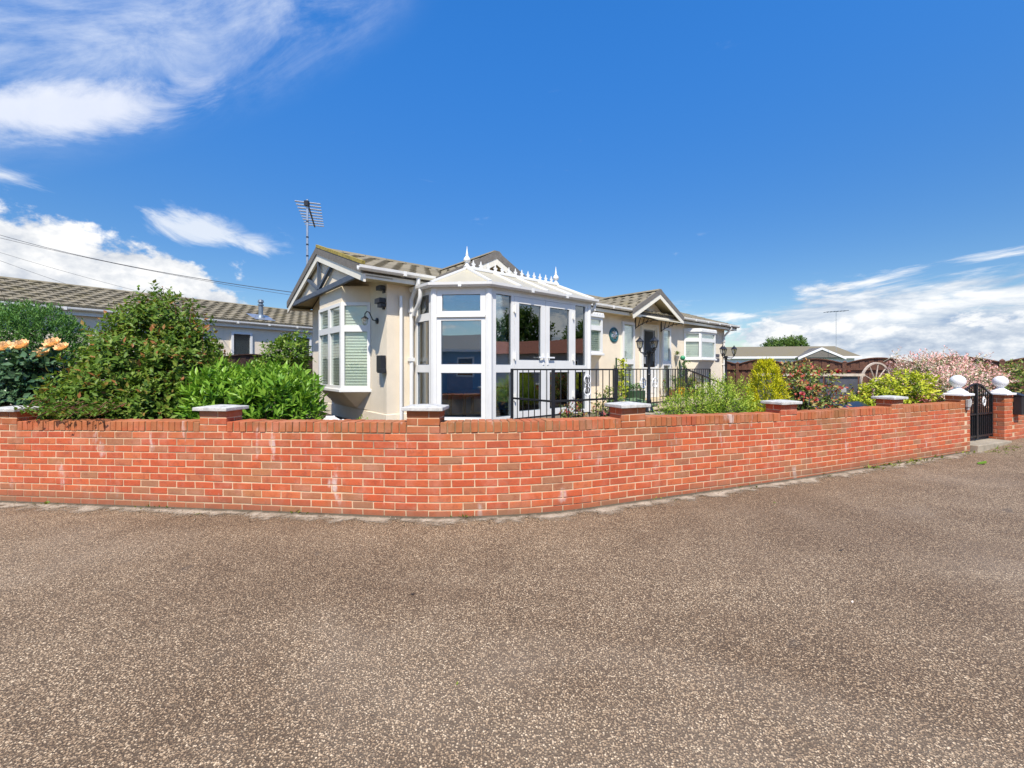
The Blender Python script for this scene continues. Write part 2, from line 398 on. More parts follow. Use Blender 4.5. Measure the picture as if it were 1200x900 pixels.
    # glass: sees through, mirrors more at a slant
    for nm, tint, lo in (('glass', (0.95, 0.975, 0.965), 0.045), ('glass_cons', (0.92, 0.96, 0.97), 0.21)):
        m, N, b, out = newmat(nm)
        m.node_tree.nodes.remove(b)
        t = N.new('ShaderNodeBsdfTransparent'); t.inputs[0].default_value = (*tint, 1)
        gl = N.new('ShaderNodeBsdfGlossy'); gl.inputs['Roughness'].default_value = 0.0; gl.inputs['Color'].default_value = (0.92, 0.96, 0.97, 1)
        gg = N.new('ShaderNodeNewGeometry').outputs['Position']
        bp = N.new('ShaderNodeBump'); bp.inputs['Strength'].default_value = 0.03; bp.inputs['Distance'].default_value = 0.05
        N.link(N.noise(gg, 1.6, 2, 0.4), bp.inputs['Height']); N.link(bp.outputs[0], gl.inputs['Normal'])
        fr = N.new('ShaderNodeFresnel'); fr.inputs['IOR'].default_value = 1.55
        f = N.math('ADD', N.math('MULTIPLY', fr.outputs[0], 0.9 if nm == 'glass_cons' else 0.5), lo, clamp=True)
        ms = N.new('ShaderNodeMixShader'); N.link(f, ms.inputs[0]); N.link(t.outputs[0], ms.inputs[1]); N.link(gl.outputs[0], ms.inputs[2])
        N.link(ms.outputs[0], out.inputs['Surface'])
    m, N, b, out = newmat('lamp_glass')
    m.node_tree.nodes.remove(b)
    t = N.new('ShaderNodeBsdfTransparent'); t.inputs[0].default_value = (0.86, 0.86, 0.82, 1)
    gl = N.new('ShaderNodeBsdfGlossy'); gl.inputs['Roughness'].default_value = 0.12
    ms = N.new('ShaderNodeMixShader'); ms.inputs[0].default_value = 0.3
    N.link(t.outputs[0], ms.inputs[1]); N.link(gl.outputs[0], ms.inputs[2]); N.link(ms.outputs[0], out.inputs['Surface'])
build_mats()

def leafmat(name, stops, rough=0.42, trans=0.30, spec=0.22):
    m, N, b, out = newmat(name)
    a = N.new('ShaderNodeAttribute', attribute_name='rnd').outputs['Fac']
    c = N.ramp(a, stops)
    N.link(c, b.inputs['Base Color'])
    b.inputs['Roughness'].default_value = rough
    b.inputs['Specular IOR Level'].default_value = spec
    tl = N.new('ShaderNodeBsdfTranslucent')
    N.link(N.mix(1.0, c, (1.0, 1.0, 0.55), 'MULTIPLY'), tl.inputs['Color'])
    ms = N.new('ShaderNodeMixShader'); ms.inputs[0].default_value = trans
    N.link(b.outputs[0], ms.inputs[1]); N.link(tl.outputs[0], ms.inputs[2]); N.link(ms.outputs[0], out.inputs['Surface'])
    return m
leafmat('leaf_photinia', [(0.0, (0.035, 0.085, 0.014)), (0.5, (0.115, 0.205, 0.028)), (0.85, (0.21, 0.30, 0.045)), (0.94, (0.27, 0.22, 0.05)), (1.0, (0.34, 0.14, 0.05))], 0.42)
leafmat('leaf_laurel', [(0.0, (0.052, 0.142, 0.014)), (0.5, (0.132, 0.297, 0.027)), (1.0, (0.272, 0.447, 0.054))], 0.33)
leafmat('leaf_upright', [(0.0, (0.061, 0.135, 0.019)), (0.6, (0.142, 0.250, 0.032)), (1.0, (0.297, 0.365, 0.054))], 0.4)
leafmat('leaf_rose', [(0.0, (0.031, 0.081, 0.039)), (0.6, (0.078, 0.163, 0.075)), (1.0, (0.137, 0.221, 0.098))], 0.28, 0.2, 0.45)
leafmat('leaf_hedge', [(0.0, (0.037, 0.106, 0.027)), (0.6, (0.077, 0.188, 0.043)), (1.0, (0.150, 0.288, 0.062))], 0.5)
leafmat('leaf_spirea', [(0.0, (0.115, 0.205, 0.020)), (0.6, (0.29, 0.43, 0.045)), (1.0, (0.50, 0.58, 0.085))], 0.5, 0.33)
leafmat('leaf_gold', [(0.0, (0.09, 0.13, 0.008)), (0.12, (0.150, 0.206, 0.010)), (0.5, (0.425, 0.469, 0.015)), (1.0, (0.688, 0.625, 0.020))], 0.55, 0.3)  # dark low end paints shaded gaps into the leaf colours
leafmat('leaf_goldleaf', [(0.0, (0.131, 0.213, 0.018)), (0.5, (0.338, 0.413, 0.025)), (1.0, (0.650, 0.650, 0.056))], 0.45, 0.3)
leafmat('leaf_redgreen', [(0.0, (0.07, 0.14, 0.03)), (0.5, (0.19, 0.27, 0.05)), (0.72, (0.42, 0.42, 0.14)), (0.88, (0.46, 0.22, 0.08)), (1.0, (0.48, 0.09, 0.06))], 0.45)
leafmat('leaf_willow', [(0.0, (0.14, 0.21, 0.06)), (0.30, (0.36, 0.42, 0.18)), (0.55, (0.78, 0.70, 0.55)), (0.78, (0.86, 0.60, 0.52)), (1.0, (0.86, 0.46, 0.42))], 0.6, 0.14)
leafmat('leaf_tree', [(0.0, (0.045, 0.095, 0.020)), (0.6, (0.115, 0.205, 0.040)), (1.0, (0.21, 0.30, 0.06))], 0.5)
leafmat('leaf_cedar', [(0.0, (0.018, 0.042, 0.030)), (1.0, (0.060, 0.095, 0.060))], 0.6)
leafmat('leaf_weed', [(0.0, (0.12, 0.19, 0.02)), (1.0, (0.30, 0.33, 0.06))], 0.5)
leafmat('flower_red', [(0.0, (0.30, 0.02, 0.03)), (0.5, (0.45, 0.05, 0.06)), (0.8, (0.6, 0.3, 0.25)), (1.0, (0.7, 0.6, 0.5))], 0.6)
leafmat('flower_pink', [(0.0, (0.40, 0.09, 0.12)), (0.6, (0.60, 0.20, 0.24)), (1.0, (0.72, 0.42, 0.42))], 0.6)

# ------------------------------------------------------------------ building helpers
class Frame:
    """local axes -> world: x along, y outward, z up"""
    def __init__(self, o, ex, ey, ez=(0, 0, 1)):
        self.o = Vector(o); self.ex = Vector(ex); self.ey = Vector(ey); self.ez = Vector(ez)
    def __call__(self, x, y, z):
        return self.o + self.ex * x + self.ey * y + self.ez * z
    def sub(self, x, y, z, ang=0.0):
        c, s = math.cos(ang), math.sin(ang)
        return Frame(self(x, y, z), self.ex * c + self.ey * s, self.ey * c - self.ex * s, self.ez)
WORLD = Frame((0, 0, 0), (1, 0, 0), (0, 1, 0))

class MB:
    def __init__(self, frame=WORLD):
        self.f = frame; self.v = []; self.q = []; self.a = []
        self.rv = 0.5
    def pts(self, ps, faces, frame=None):
        f = frame or self.f
        n = len(self.v)
        self.v += [f(*p) for p in ps]
        self.a += [self.rv] * len(ps)
        self.q += [tuple(n + i for i in fc) for fc in faces]
        return self
    def box(self, x0, x1, y0, y1, z0, z1, frame=None):
        return self.pts([(x0, y0, z0), (x1, y0, z0), (x1, y1, z0), (x0, y1, z0), (x0, y0, z1), (x1, y0, z1), (x1, y1, z1), (x0, y1, z1)],
                        [(0, 3, 2, 1), (4, 5, 6, 7), (0, 1, 5, 4), (1, 2, 6, 5), (2, 3, 7, 6), (3, 0, 4, 7)], frame)
    def prism(self, poly, off, frame=None):
        """polygon (list of 3d points) extruded by off"""
        n = len(poly); o = Vector(off)
        ps = [tuple(p) for p in poly] + [tuple(Vector(p) + o) for p in poly]
        fs = [tuple(range(n))[::-1], tuple(range(n, 2 * n))] + [(i, (i + 1) % n, n + (i + 1) % n, n + i) for i in range(n)]
        return self.pts(ps, fs, frame)
    def bar(self, p, q, w, h, up=(0, 0, 1), frame=None):
        """square bar from p to q (local points)"""
        f = frame or self.f
        P = f(*p); Q = f(*q)
        d = (Q - P).normalized(); u = Vector(up)
        if abs(d.dot(u)) > 0.98: u = Vector((0.3, 1, 0))
        s = d.cross(u).normalized(); u = s.cross(d).normalized()
        n = len(self.v)
        for c in (P, Q):
            for a, b in ((-1, -1), (1, -1), (1, 1), (-1, 1)):
                self.v.append(c + s * (a * w / 2) + u * (b * h / 2))
        self.a += [self.rv] * 8
        self.q += [tuple(n + i for i in fc) for fc in [(0, 3, 2, 1), (4, 5, 6, 7), (0, 1, 5, 4), (1, 2, 6, 5), (2, 3, 7, 6), (3, 0, 4, 7)]]
        return self
    def tube(self, path, r, n=8, caps=True, frame=None):
        f = frame or self.f
        P = [f(*p) for p in path]
        rs = r if isinstance(r, (list, tuple)) else [r] * len(P)
        base = len(self.v)
        prev = None
        for i, p in enumerate(P):
            d = (P[min(i + 1, len(P) - 1)] - P[max(i - 1, 0)]).normalized()
            if prev is None:
                u = Vector((0, 0, 1)) if abs(d.z) < 0.9 else Vector((1, 0, 0))
            else:
                u = prev
            s = d.cross(u).normalized(); u = s.cross(d).normalized(); prev = u
            for k in range(n):
                t = 2 * math.pi * k / n
                self.v.append(p + (s * math.cos(t) + u * math.sin(t)) * rs[i])
        self.a += [self.rv] * (n * len(P))
        for i in range(len(P) - 1):
            for k in range(n):
                a = base + i * n + k; b = base + i * n + (k + 1) % n
                self.q.append((a, b, b + n, a + n))
        if caps:
            self.q.append(tuple(base + k for k in range(n))[::-1])
            self.q.append(tuple(base + (len(P) - 1) * n + k for k in range(n)))
        return self
    def lathe(self, prof, c=(0, 0, 0), n=16, frame=None):
        """prof: list of (radius, z)"""
        f = frame or self.f
        base = len(self.v)
        for r, z in prof:
            for k in range(n):
                t = 2 * math.pi * k / n
                self.v.append(f(c[0] + r * math.cos(t), c[1] + r * math.sin(t), c[2] + z))
        self.a += [self.rv] * (n * len(prof))
        for i in range(len(prof) - 1):
            for k in range(n):
                a = base + i * n + k; b = base + i * n + (k + 1) % n
                self.q.append((a, b, b + n, a + n))
        self.q.append(tuple(base + k for k in range(n))[::-1])
        self.q.append(tuple(base + (len(prof) - 1) * n + k for k in range(n)))
        return self
    def build(self, name, mat, parent=None, smooth=False, bevel=0.0, kind=None, attr=False):
        o0 = wloc(parent) if parent else Vector((0, 0, 0))
        me = bpy.data.meshes.new(name)
        me.from_pydata([tuple(p - o0) for p in self.v], [], self.q)
        me.materials.append(MATS[mat])
        if attr:
            at = me.attributes.new('rnd', 'FLOAT', 'POINT'); at.data.foreach_set('value', self.a)
        bm = bmesh.new(); bm.from_mesh(me); bmesh.ops.recalc_face_normals(bm, faces=bm.faces); bm.to_mesh(me); bm.free()
        if smooth:
            me.shade_smooth()
            me.set_sharp_from_angle(angle=R(40))
        o = bpy.data.objects.new(name, me); COL.objects.link(o)
        if parent: o.parent = parent
        if bevel > 0:
            b = o.modifiers.new('bevel', 'BEVEL'); b.width = bevel; b.segments = 2; b.limit_method = 'ANGLE'; b.angle_limit = R(35)
        if kind: o['kind'] = kind
        return o

def wloc(o):
    p = Vector(o.location)
    while o.parent:
        o = o.parent; p += Vector(o.location)
    return p

def tag(o, label, cat, group=None):
    o['label'] = label; o['category'] = cat
    if group: o['group'] = group
    return o
def thing(name, label, cat, loc, group=None):
    o = bpy.data.objects.new(name, None); COL.objects.link(o)
    o.location = loc; o.empty_display_size = 0.2
    return tag(o, label, cat, group)
def struct(o):
    o['kind'] = 'structure'; return o

def np_mesh(name, verts, faces, mat, parent=None, rnd=None, kind=None, loops=3):
    """fast mesh from numpy arrays; faces all with the same number of corners"""
    o0 = np.array(wloc(parent)) if parent else np.zeros(3)
    me = bpy.data.meshes.new(name)
    nv, nf = len(verts), len(faces)
    me.vertices.add(nv); me.loops.add(nf * loops); me.polygons.add(nf)
    me.vertices.foreach_set('co', (verts - o0).astype(np.float32).ravel())
    me.loops.foreach_set('vertex_index', faces.astype(np.int32).ravel())
    me.polygons.foreach_set('loop_start', np.arange(nf, dtype=np.int32) * loops)
    me.polygons.foreach_set('loop_total', np.full(nf, loops, dtype=np.int32))
    if rnd is not None:
        a = me.attributes.new('rnd', 'FLOAT', 'POINT'); a.data.foreach_set('value', rnd.astype(np.float32))
    me.update(calc_edges=True)
    me.materials.append(MATS[mat])
    o = bpy.data.objects.new(name, me); COL.objects.link(o)
    if parent: o.parent = parent
    if kind: o['kind'] = kind
    return o

def norm(a):
    return a / np.maximum(np.linalg.norm(a, axis=1, keepdims=True), 1e-6)

def leaves(name, P, D, Nn, L, W, rnd, mat, parent, fold=0.25, droop=0.15):
    """folded leaf blades: base P, direction D, normal Nn"""
    D = norm(D); S = norm(np.cross(D, Nn)); Nn = norm(np.cross(S, D))
    L = L[:, None]; W = W[:, None]
    b = P
    m = P + D * L * 0.48 - Nn * W * fold
    l = P + D * L * 0.45 + S * W * 0.5
    r = P + D * L * 0.45 - S * W * 0.5
    t = P + D * L - Nn * L * droop
    V = np.stack([b, l, t, r, m], axis=1).reshape(-1, 3)
    n = len(P); k = np.arange(n)[:, None] * 5
    F = np.concatenate([k + np.array([[0, 4, 1]]), k + np.array([[1, 4, 2]]), k + np.array([[2, 4, 3]]), k + np.array([[3, 4, 0]])], axis=1).reshape(-1, 3)
    return np_mesh(name, V, F, mat, parent, np.repeat(np.clip(rnd, 0, 1), 5))

def blob_points(blobs, n, shell=0.28, lump=0.16, seed=0, zmin=None):
    """points in the outer shell of a heap of lumpy ellipsoids, none deep inside another; returns points, outward dirs"""
    g = np.random.default_rng(seed)
    vol = np.array([b[3] * b[4] + b[4] * b[5] + b[3] * b[5] for b in blobs]); vol = vol / vol.sum()
    idx = g.choice(len(blobs), size=int(n * 2.2), p=vol)
    B = np.array(blobs)[idx]
    d = norm(g.normal(size=(len(idx), 3)))
    ph = np.sin(d[:, 0] * 5.3 + B[:, 0] * 3) * np.sin(d[:, 1] * 6.1 + B[:, 1] * 5) + 0.6 * np.sin(d[:, 2] * 7.7 + d[:, 0] * 4.1 + B[:, 2] * 7)
    rr = (1 + lump * ph) * (1 - shell * np.abs(g.normal(size=len(idx))) * 0.6)
    rr = np.clip(rr, 0.25, 1.5)
    P = B[:, :3] + d * B[:, 3:6] * rr[:, None]
    ok = np.ones(len(P), bool)
    for j, b in enumerate(blobs):
        q = (P - np.array(b[:3])) / np.array(b[3:6])
        ok &= (np.linalg.norm(q, axis=1) > 0.74) | (idx == j)
    if zmin is not None: ok &= P[:, 2] > zmin
    O = norm(d / B[:, 3:6])
    P, O = P[ok][:n], O[ok][:n]
    return P, O

def sprig_leaves(name, P, O, mat, parent, k=6, slen=0.12, L=0.06, W=0.028, up=0.5, spread=0.9, seed=1, tip=0.25, dark=0.0, fold=0.25, droop=0.15, jit=0.5):
    """sprigs at P pointing along O: k leaves spaced along each, alternating round the stalk"""
    g = np.random.default_rng(seed)
    n = len(P)
    d = norm(O + np.array([0, 0, up]) + g.normal(size=(n, 3)) * jit * 0.6)
    e1 = norm(np.cross(d, g.normal(size=(n, 3)))); e2 = np.cross(d, e1)
    PP, DD, NN, LL, WW, RR = [], [], [], [], [], []
    base = g.random(n)
    for j in range(k):
        t = (j + 0.5) / k
        a = j * 2.4 + g.random(n) * 1.2
        rad = e1 * np.cos(a)[:, None] + e2 * np.sin(a)[:, None]
        PP.append(P + d * (slen * (t - 0.35)) + g.normal(size=(n, 3)) * 0.004)
        DD.append(d * (0.35 + 0.7 * t) + rad * spread + g.normal(size=(n, 3)) * 0.15)
        NN.append(d * 1.0 - rad * 0.35 + np.array([0, 0, 0.35]) + g.normal(size=(n, 3)) * 0.35)
        sc = (0.55 + 0.85 * g.random(n)) * (1.0 - 0.25 * abs(t - 0.45))
        LL.append(L * sc); WW.append(W * sc)
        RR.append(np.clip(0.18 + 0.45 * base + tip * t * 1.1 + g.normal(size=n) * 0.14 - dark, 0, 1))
    c = np.concatenate
    return leaves(name, c(PP), c(DD), c(NN), c(LL), c(WW), c(RR), mat, parent, fold, droop)

def twigs(name, base, tips, mat, parent, r0=0.02, r1=0.004, seed=3):
    g = random.Random(seed)
    mb = MB()
    b = Vector(base)
    for t in tips:
        t = Vector(t)
        bb = b + Vector((g.uniform(-.06, .06), g.uniform(-.06, .06), 0))
        m = bb.lerp(t, 0.5) + Vector((g.uniform(-.08, .08), g.uniform(-.08, .08), g.uniform(0, .12)))
        mb.tube([tuple(bb), tuple(m), tuple(t)], [r0, r0 * 0.6, r1], 5)
    return mb.build(name, mat, parent, smooth=True)

# ------------------------------------------------------------------ ground
def sm(t):
    t = max(0.0, min(1.0, t)); return t * t * (3 - 2 * t)
def wall_h(X):
    if X < -0.3: return -0.088 * min(1.4, (abs(X + 0.3) / 5.5) ** 1.2)
    return -0.080 * sm((X + 0.3) / 5.0)
def ground_z(X, Y=0):
    if X < -0.3: z = -0.088 * min(1.4, (abs(X + 0.3) / 5.5) ** 1.2)
    else: z = -0.045 * sm((X + 0.3) / 5.0)
    z += 0.10 * sm((X - 8.3) / 1.6) * sm((Y - 3.0) / 4.0)
    return z

def axis(pts):
    out = []
    for a, b, st in pts:
        x = a
        while x < b - 1e-6:
            out.append(x); x += st
    out.append(pts[-1][1])
    return out
xs = axis([(-60, -12, 6), (-12, 14, 0.5), (14, 60, 6)])
ys = axis([(-40, -2, 4), (-2, 10, 0.5), (10, 14, 2)])
V = np.array([(x, y, ground_z(x, y)) for y in ys for x in xs])
nx = len(xs)
F = np.array([(j * nx + i, j * nx + i + 1, (j + 1) * nx + i + 1, (j + 1) * nx + i) for j in range(len(ys) - 1) for i in range(nx - 1)])
road = np_mesh('road', V, F, 'road', loops=4); struct(road); road.data.shade_smooth()
simple('grass_field', (0.07, 0.10, 0.03), 0.95, 0.3, 0.6)
g_ = MB().pts([(-900, -900, -0.45), (900, -900, -0.45), (900, 900, -0.45), (-900, 900, -0.45)], [(0, 1, 2, 3)]).build('ground', 'grass_field'); struct(g_)

# ------------------------------------------------------------------ boundary wall path (front face line)
K = Vector((-0.127, 3.948)); DL = Vector((1, -0.154)).normalized(); DR = Vector((1, 0.428)).normalized()
TF = 1.1
P_A = K - DL * TF; P_B = K + DR * TF
turn = math.atan2(DR.y, DR.x) - math.atan2(DL.y, DL.x)
RAD = TF / math.tan(turn / 2)
ARC = RAD * turn
CEN = P_A + Vector((-DL.y, DL.x)) * RAD
def path(s):
    """s = 0 at the middle of the bend; returns point, tangent, outward normal"""
    a = s + ARC / 2
    if a < 0: p = P_A + DL * a; t = DL
    elif a > ARC: p = P_B + DR * (a - ARC); t = DR
    else:
        th = math.atan2(DL.y, DL.x) + a / RAD
        t = Vector((math.cos(th), math.sin(th)))
        p = CEN + Vector((t.y, -t.x)) * RAD
    return p, t, Vector((t.y, -t.x))
def s_at_x(X):
    lo, hi = -12.0, 16.0
    for _ in range(50):
        m = (lo + hi) / 2
        if path(m)[0].x < X: lo = m
        else: hi = m
    return (lo + hi) / 2
S0 = s_at_x(-8.6); S1 = s_at_x(8.26)

def brick_mesh(name, L, D, Hh, mat, seed):
    g = random.Random(seed)
    bm = bmesh.new()
    bmesh.ops.create_cube(bm, size=1.0)
    for v in bm.verts:
        v.co = Vector((v.co.x * L, (v.co.y + 0.5) * D, v.co.z * Hh)) + Vector((g.uniform(-1, 1), g.uniform(-.6, .6), g.uniform(-1, 1))) * 0.0018
    bmesh.ops.bevel(bm, geom=list(bm.edges), offset=0.0035, segments=1, affect='EDGES')
    me = bpy.data.meshes.new(name); bm.to_mesh(me); bm.free()
    me.materials.append(MATS[mat]); return me
STRETCH = [brick_mesh('brick', 0.2135, 0.1025, 0.0635, 'brick', i) for i in range(5)]
HEADER = [brick_mesh('brick', 0.1025, 0.1025, 0.065, 'brick', 20 + i) for i in range(2)]
COPE = [brick_mesh('coping_brick', 0.065, 0.215, 0.1025, 'brick_coping', 40 + i) for i in range(4)]

def place(me, name, parent, p, t, z, slope=0.0, tilt=0.0):
    """p: 2-d point on the front line; mesh x along t, mesh y inward"""
    o = bpy.data.objects.new(name, me); COL.objects.link(o)
    o.parent = parent
    o.location = Vector((p.x, p.y, z)) - wloc(parent)
    o.rotation_euler = (tilt, -slope, math.atan2(t.y, t.x))
    return o

def strip(mb, s0, s1, off0, off1, z0, z1, ds=0.12, top_only=False):
    """band between two offsets (positive = outward) following the path"""
    n = max(2, int((s1 - s0) / ds) + 1)
    sec = []
    for i in range(n):
        s = s0 + (s1 - s0) * i / (n - 1)
        p, t, o = path(s); h = wall_h(p.x)
        A = p + o * off0; B = p + o * off1
        sec.append([(A.x, A.y, z0 + h), (A.x, A.y, z1 + h), (B.x, B.y, z1 + h), (B.x, B.y, z0 + h)])
    ps = [q for s in sec for q in s]
    fs = []
    for i in range(n - 1):
        for k in range(4):
            a, b = i * 4 + k, i * 4 + (k + 1) % 4
            fs.append((a, b, b + 4, a + 4))
    fs += [(0, 1, 2, 3), tuple((n - 1) * 4 + k for k in (3, 2, 1, 0))]
    mb.pts(ps, fs)

COURSE = 0.075; NROW = 11
ZCOPE = NROW * COURSE - 0.005     # underside of the coping at the bend
wall = thing('boundary_wall', 'long low red brick garden wall with white capped piers, bending round the road corner', 'wall', (K.x, K.y, 0))
PIERS = [(s_at_x(-5.69) - 0.3275, 0.3275), (s_at_x(-3.32), 0.3275), (s_at_x(-1.03), 0.3275), (s_at_x(1.18), 0.3275),
         (s_at_x(3.55), 0.3275), (s_at_x(5.95), 0.3275), (S1 - 0.3275, 0.3275)]
PIERS.insert(0, (s_at_x(-5.69) - 0.3275 - 2.55, 0.3275))
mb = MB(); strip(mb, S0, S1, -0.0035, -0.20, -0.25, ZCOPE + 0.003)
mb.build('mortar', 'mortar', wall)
# stretcher courses
slots = []
for r in range(NROW):
    s = S0 + (0.1125 if r % 2 else 0.0)
    if r % 2: slots.append((r, S0 + 0.05, True))
    while s + 0.225 < S1 + 0.02:
        sc = s + 0.1125
        slots.append((r, sc, False)); s += 0.225
    if S1 - s > 0.06: slots.append((r, S1 - 0.056, True))
def slot_pose(r, sc):
    p, t, o = path(sc); h = wall_h(p.x)
    p2 = path(sc + 0.1)[0]; slope = (wall_h(p2.x) - wall_h(p.x)) / 0.1
    z = h + r * COURSE - 0.005 + COURSE / 2
    return p, t, o, z, slope
info = []
for r, sc, half in slots:
    p, t, o, z, sl = slot_pose(r, sc)
    dist = math.hypot(p.x, p.y)
    face = abs((-p.normalized()).dot(o)) / dist ** 2
    vis = abs(p.x) < 1.24 * p.y
    info.append((-(face if vis else face * 0.01), r, sc, half))
info.sort()
def jig(): return random.gauss(0, 0.0018)
for _, r, sc, half in info[:300]:
    p, t, o, z, sl = slot_pose(r, sc)
    q = p + o * (abs(jig()) * 0.8)
    place(random.choice(HEADER if half else STRETCH), 'brick', wall, q, t, z + jig() * 0.6, sl + random.gauss(0, 0.003))
# all further bricks of the wall in one mesh
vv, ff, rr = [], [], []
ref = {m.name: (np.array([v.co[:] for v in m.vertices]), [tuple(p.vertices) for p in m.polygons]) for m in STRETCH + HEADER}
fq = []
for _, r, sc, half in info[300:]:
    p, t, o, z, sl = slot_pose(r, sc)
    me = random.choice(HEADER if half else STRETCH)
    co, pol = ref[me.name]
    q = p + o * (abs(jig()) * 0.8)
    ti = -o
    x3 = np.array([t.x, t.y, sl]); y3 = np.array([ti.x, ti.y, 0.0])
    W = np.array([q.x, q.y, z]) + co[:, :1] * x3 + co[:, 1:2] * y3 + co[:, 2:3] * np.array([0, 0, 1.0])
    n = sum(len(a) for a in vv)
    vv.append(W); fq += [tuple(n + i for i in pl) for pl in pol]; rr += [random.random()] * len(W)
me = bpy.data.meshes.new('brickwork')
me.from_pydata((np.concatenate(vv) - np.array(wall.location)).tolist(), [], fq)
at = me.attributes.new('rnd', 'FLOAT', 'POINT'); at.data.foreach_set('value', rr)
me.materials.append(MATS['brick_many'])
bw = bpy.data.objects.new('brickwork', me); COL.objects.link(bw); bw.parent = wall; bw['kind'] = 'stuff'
# coping of bricks on edge, interrupted by the piers
ends = [S0] + [e for s, w in PIERS for e in (s, s + w)] + [S1]
ends = sorted(e for e in ends if S0 - 1e-6 <= e <= S1 + 1e-6)
runs = [(ends[i], ends[i + 1]) for i in range(0, len(ends) - 1, 2) if ends[i + 1] - ends[i] > 0.08]
mbm = MB()
ncop = 0
for a, b in runs:
    strip(mbm, a + 0.003, b - 0.003, -0.008, -0.207, ZCOPE + 0.004, ZCOPE + 0.100)
    n = max(1, round((b - a) / 0.0755)); st = (b - a) / n
    for i in range(n):
        sc = a + st * (i + 0.5)
        p, t, o = path(sc); h = wall_h(p.x)
        q = p + o * random.gauss(0.003, 0.0025)
        ob = place(random.choice(COPE), 'coping_brick', wall, q, t, h + ZCOPE + 0.008 + 0.05125 + random.gauss(0, 0.0022), random.gauss(0, 0.008), random.gauss(0, 0.006))
        ncop += 1
mbm.build('coping_mortar', 'mortar_old', wall)

def cap_mesh(size, thick, rise, dep=None):
    h = size / 2; i = size * 0.16
    kd = (dep or size) / size
    mb = MB()
    mb.pts([(-h, -h, 0), (h, -h, 0), (h, h, 0), (-h, h, 0), (-h, -h, thick), (h, -h, thick), (h, h, thick), (-h, h, thick),
            (-i, -i, thick + rise), (i, -i, thick + rise), (i, i, thick + rise), (-i, i, thick + rise)],
           [(0, 3, 2, 1), (0, 1, 5, 4), (1, 2, 6, 5), (2, 3, 7, 6), (3, 0, 4, 7), (4, 5, 9, 8), (5, 6, 10, 9), (6, 7, 11, 10), (7, 4, 8, 11), (8, 9, 10, 11)])
    mb.v = [Vector((v.x, v.y * kd, v.z)) for v in mb.v]
    return mb
def pier(parent, pc, t, o, zbase, rows, core_down=0.0, name='pier', top='cap'):
    """pinwheel brick pier; pc: middle of its front face"""
    W = 0.3275; D = 0.2175
    c = pc - o * (D / 2 - 0.003)
    fr = Frame((c.x, c.y, 0), (t.x, t.y, 0), (o.x, o.y, 0))
    mb = MB(fr); q = W / 2 - 0.006; qd = D / 2 - 0.006
    mb.box(-q, q, -qd, qd, zbase - core_down, zbase + rows * COURSE - 0.002)
    pr = mb.build(name, 'mortar', parent)
    for r in range(rows):
        z = zbase + r * COURSE + COURSE / 2
        sg = 1 if r % 2 else -1
        for ox in (o, -o):                       # a stretcher on the front and one on the back
            tx = Vector((-ox.y, ox.x))
            f = c + ox * (D / 2) + t * (sg * (W / 2 - 0.1075))
            place(random.choice(STRETCH), 'brick', pr, f, tx, z + jig() * 0.5, random.gauss(0, 0.003))
        ox = t * (-sg); tx = Vector((-ox.y, ox.x))   # a through brick closing the other end
        place(random.choice(STRETCH), 'brick', pr, c + ox * (W / 2), tx, z + jig() * 0.5, random.gauss(0, 0.003))
    zt = zbase + rows * COURSE - 0.002
    g = random.Random(int(c.x * 100))
    cm = cap_mesh(0.405, 0.036, 0.018, 0.31)
    a = math.atan2(t.y, t.x) + g.gauss(0, 0.012)
    cf = Frame((c.x, c.y, zt), (math.cos(a), math.sin(a), 0), (-math.sin(a), math.cos(a), 0), (g.gauss(0, 0.006), g.gauss(0, 0.006), 1))
    cm.v = [cf(*v) for v in cm.v]
    cm.build('pier_cap', 'white_paint' if top == 'ball' else 'cap_concrete', pr, bevel=0.006)
    if top == 'ball':
        b = MB(cf)
        b.lathe([(0.145, 0.03), (0.14, 0.062), (0.11, 0.085), (0.085, 0.10), (0.08, 0.108), (0.055, 0.125), (0.05, 0.15), (0.055, 0.158)], n=24)
        prof = [(0.112 * math.sin(th), 0.255 - 0.112 * math.cos(th)) for th in [0.35 + (math.pi - 0.36) * i / 14 for i in range(15)]]
        b.lathe(prof, n=24)
        b.build('ball_finial', 'white_paint', pr, smooth=True)
    return pr
for i, (s, w) in enumerate(PIERS):
    p, t, o = path(s + w / 2); h = wall_h(p.x)
    pier(wall, p, t, o, ZCOPE + h + 0.002, 3, top='ball' if i == len(PIERS) - 1 else 'cap')

# cement haunch along the foot of the wall
n = 160; vs, fs, ac = [], [], []
for i in range(n):
    s = S0 + (S1 + 0.1 - S0) * i / (n - 1)
    p, t, o = path(s)
    for k, (w, a) in enumerate(((-0.03, 0.0), (0.07, 0.33), (0.16, 0.66), (0.26, 1.0))):
        q = p + o * w
        vs.append((q.x, q.y, ground_z(q.x, q.y) + 0.014 - 0.009 * a)); ac.append(a)
for i in range(n - 1):
    for k in range(3):
        a = i * 4 + k; fs.append((a, a + 1, a + 5, a + 4))
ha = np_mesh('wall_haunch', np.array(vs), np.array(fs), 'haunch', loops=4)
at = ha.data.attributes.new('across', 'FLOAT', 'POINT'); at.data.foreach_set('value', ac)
struct(ha)

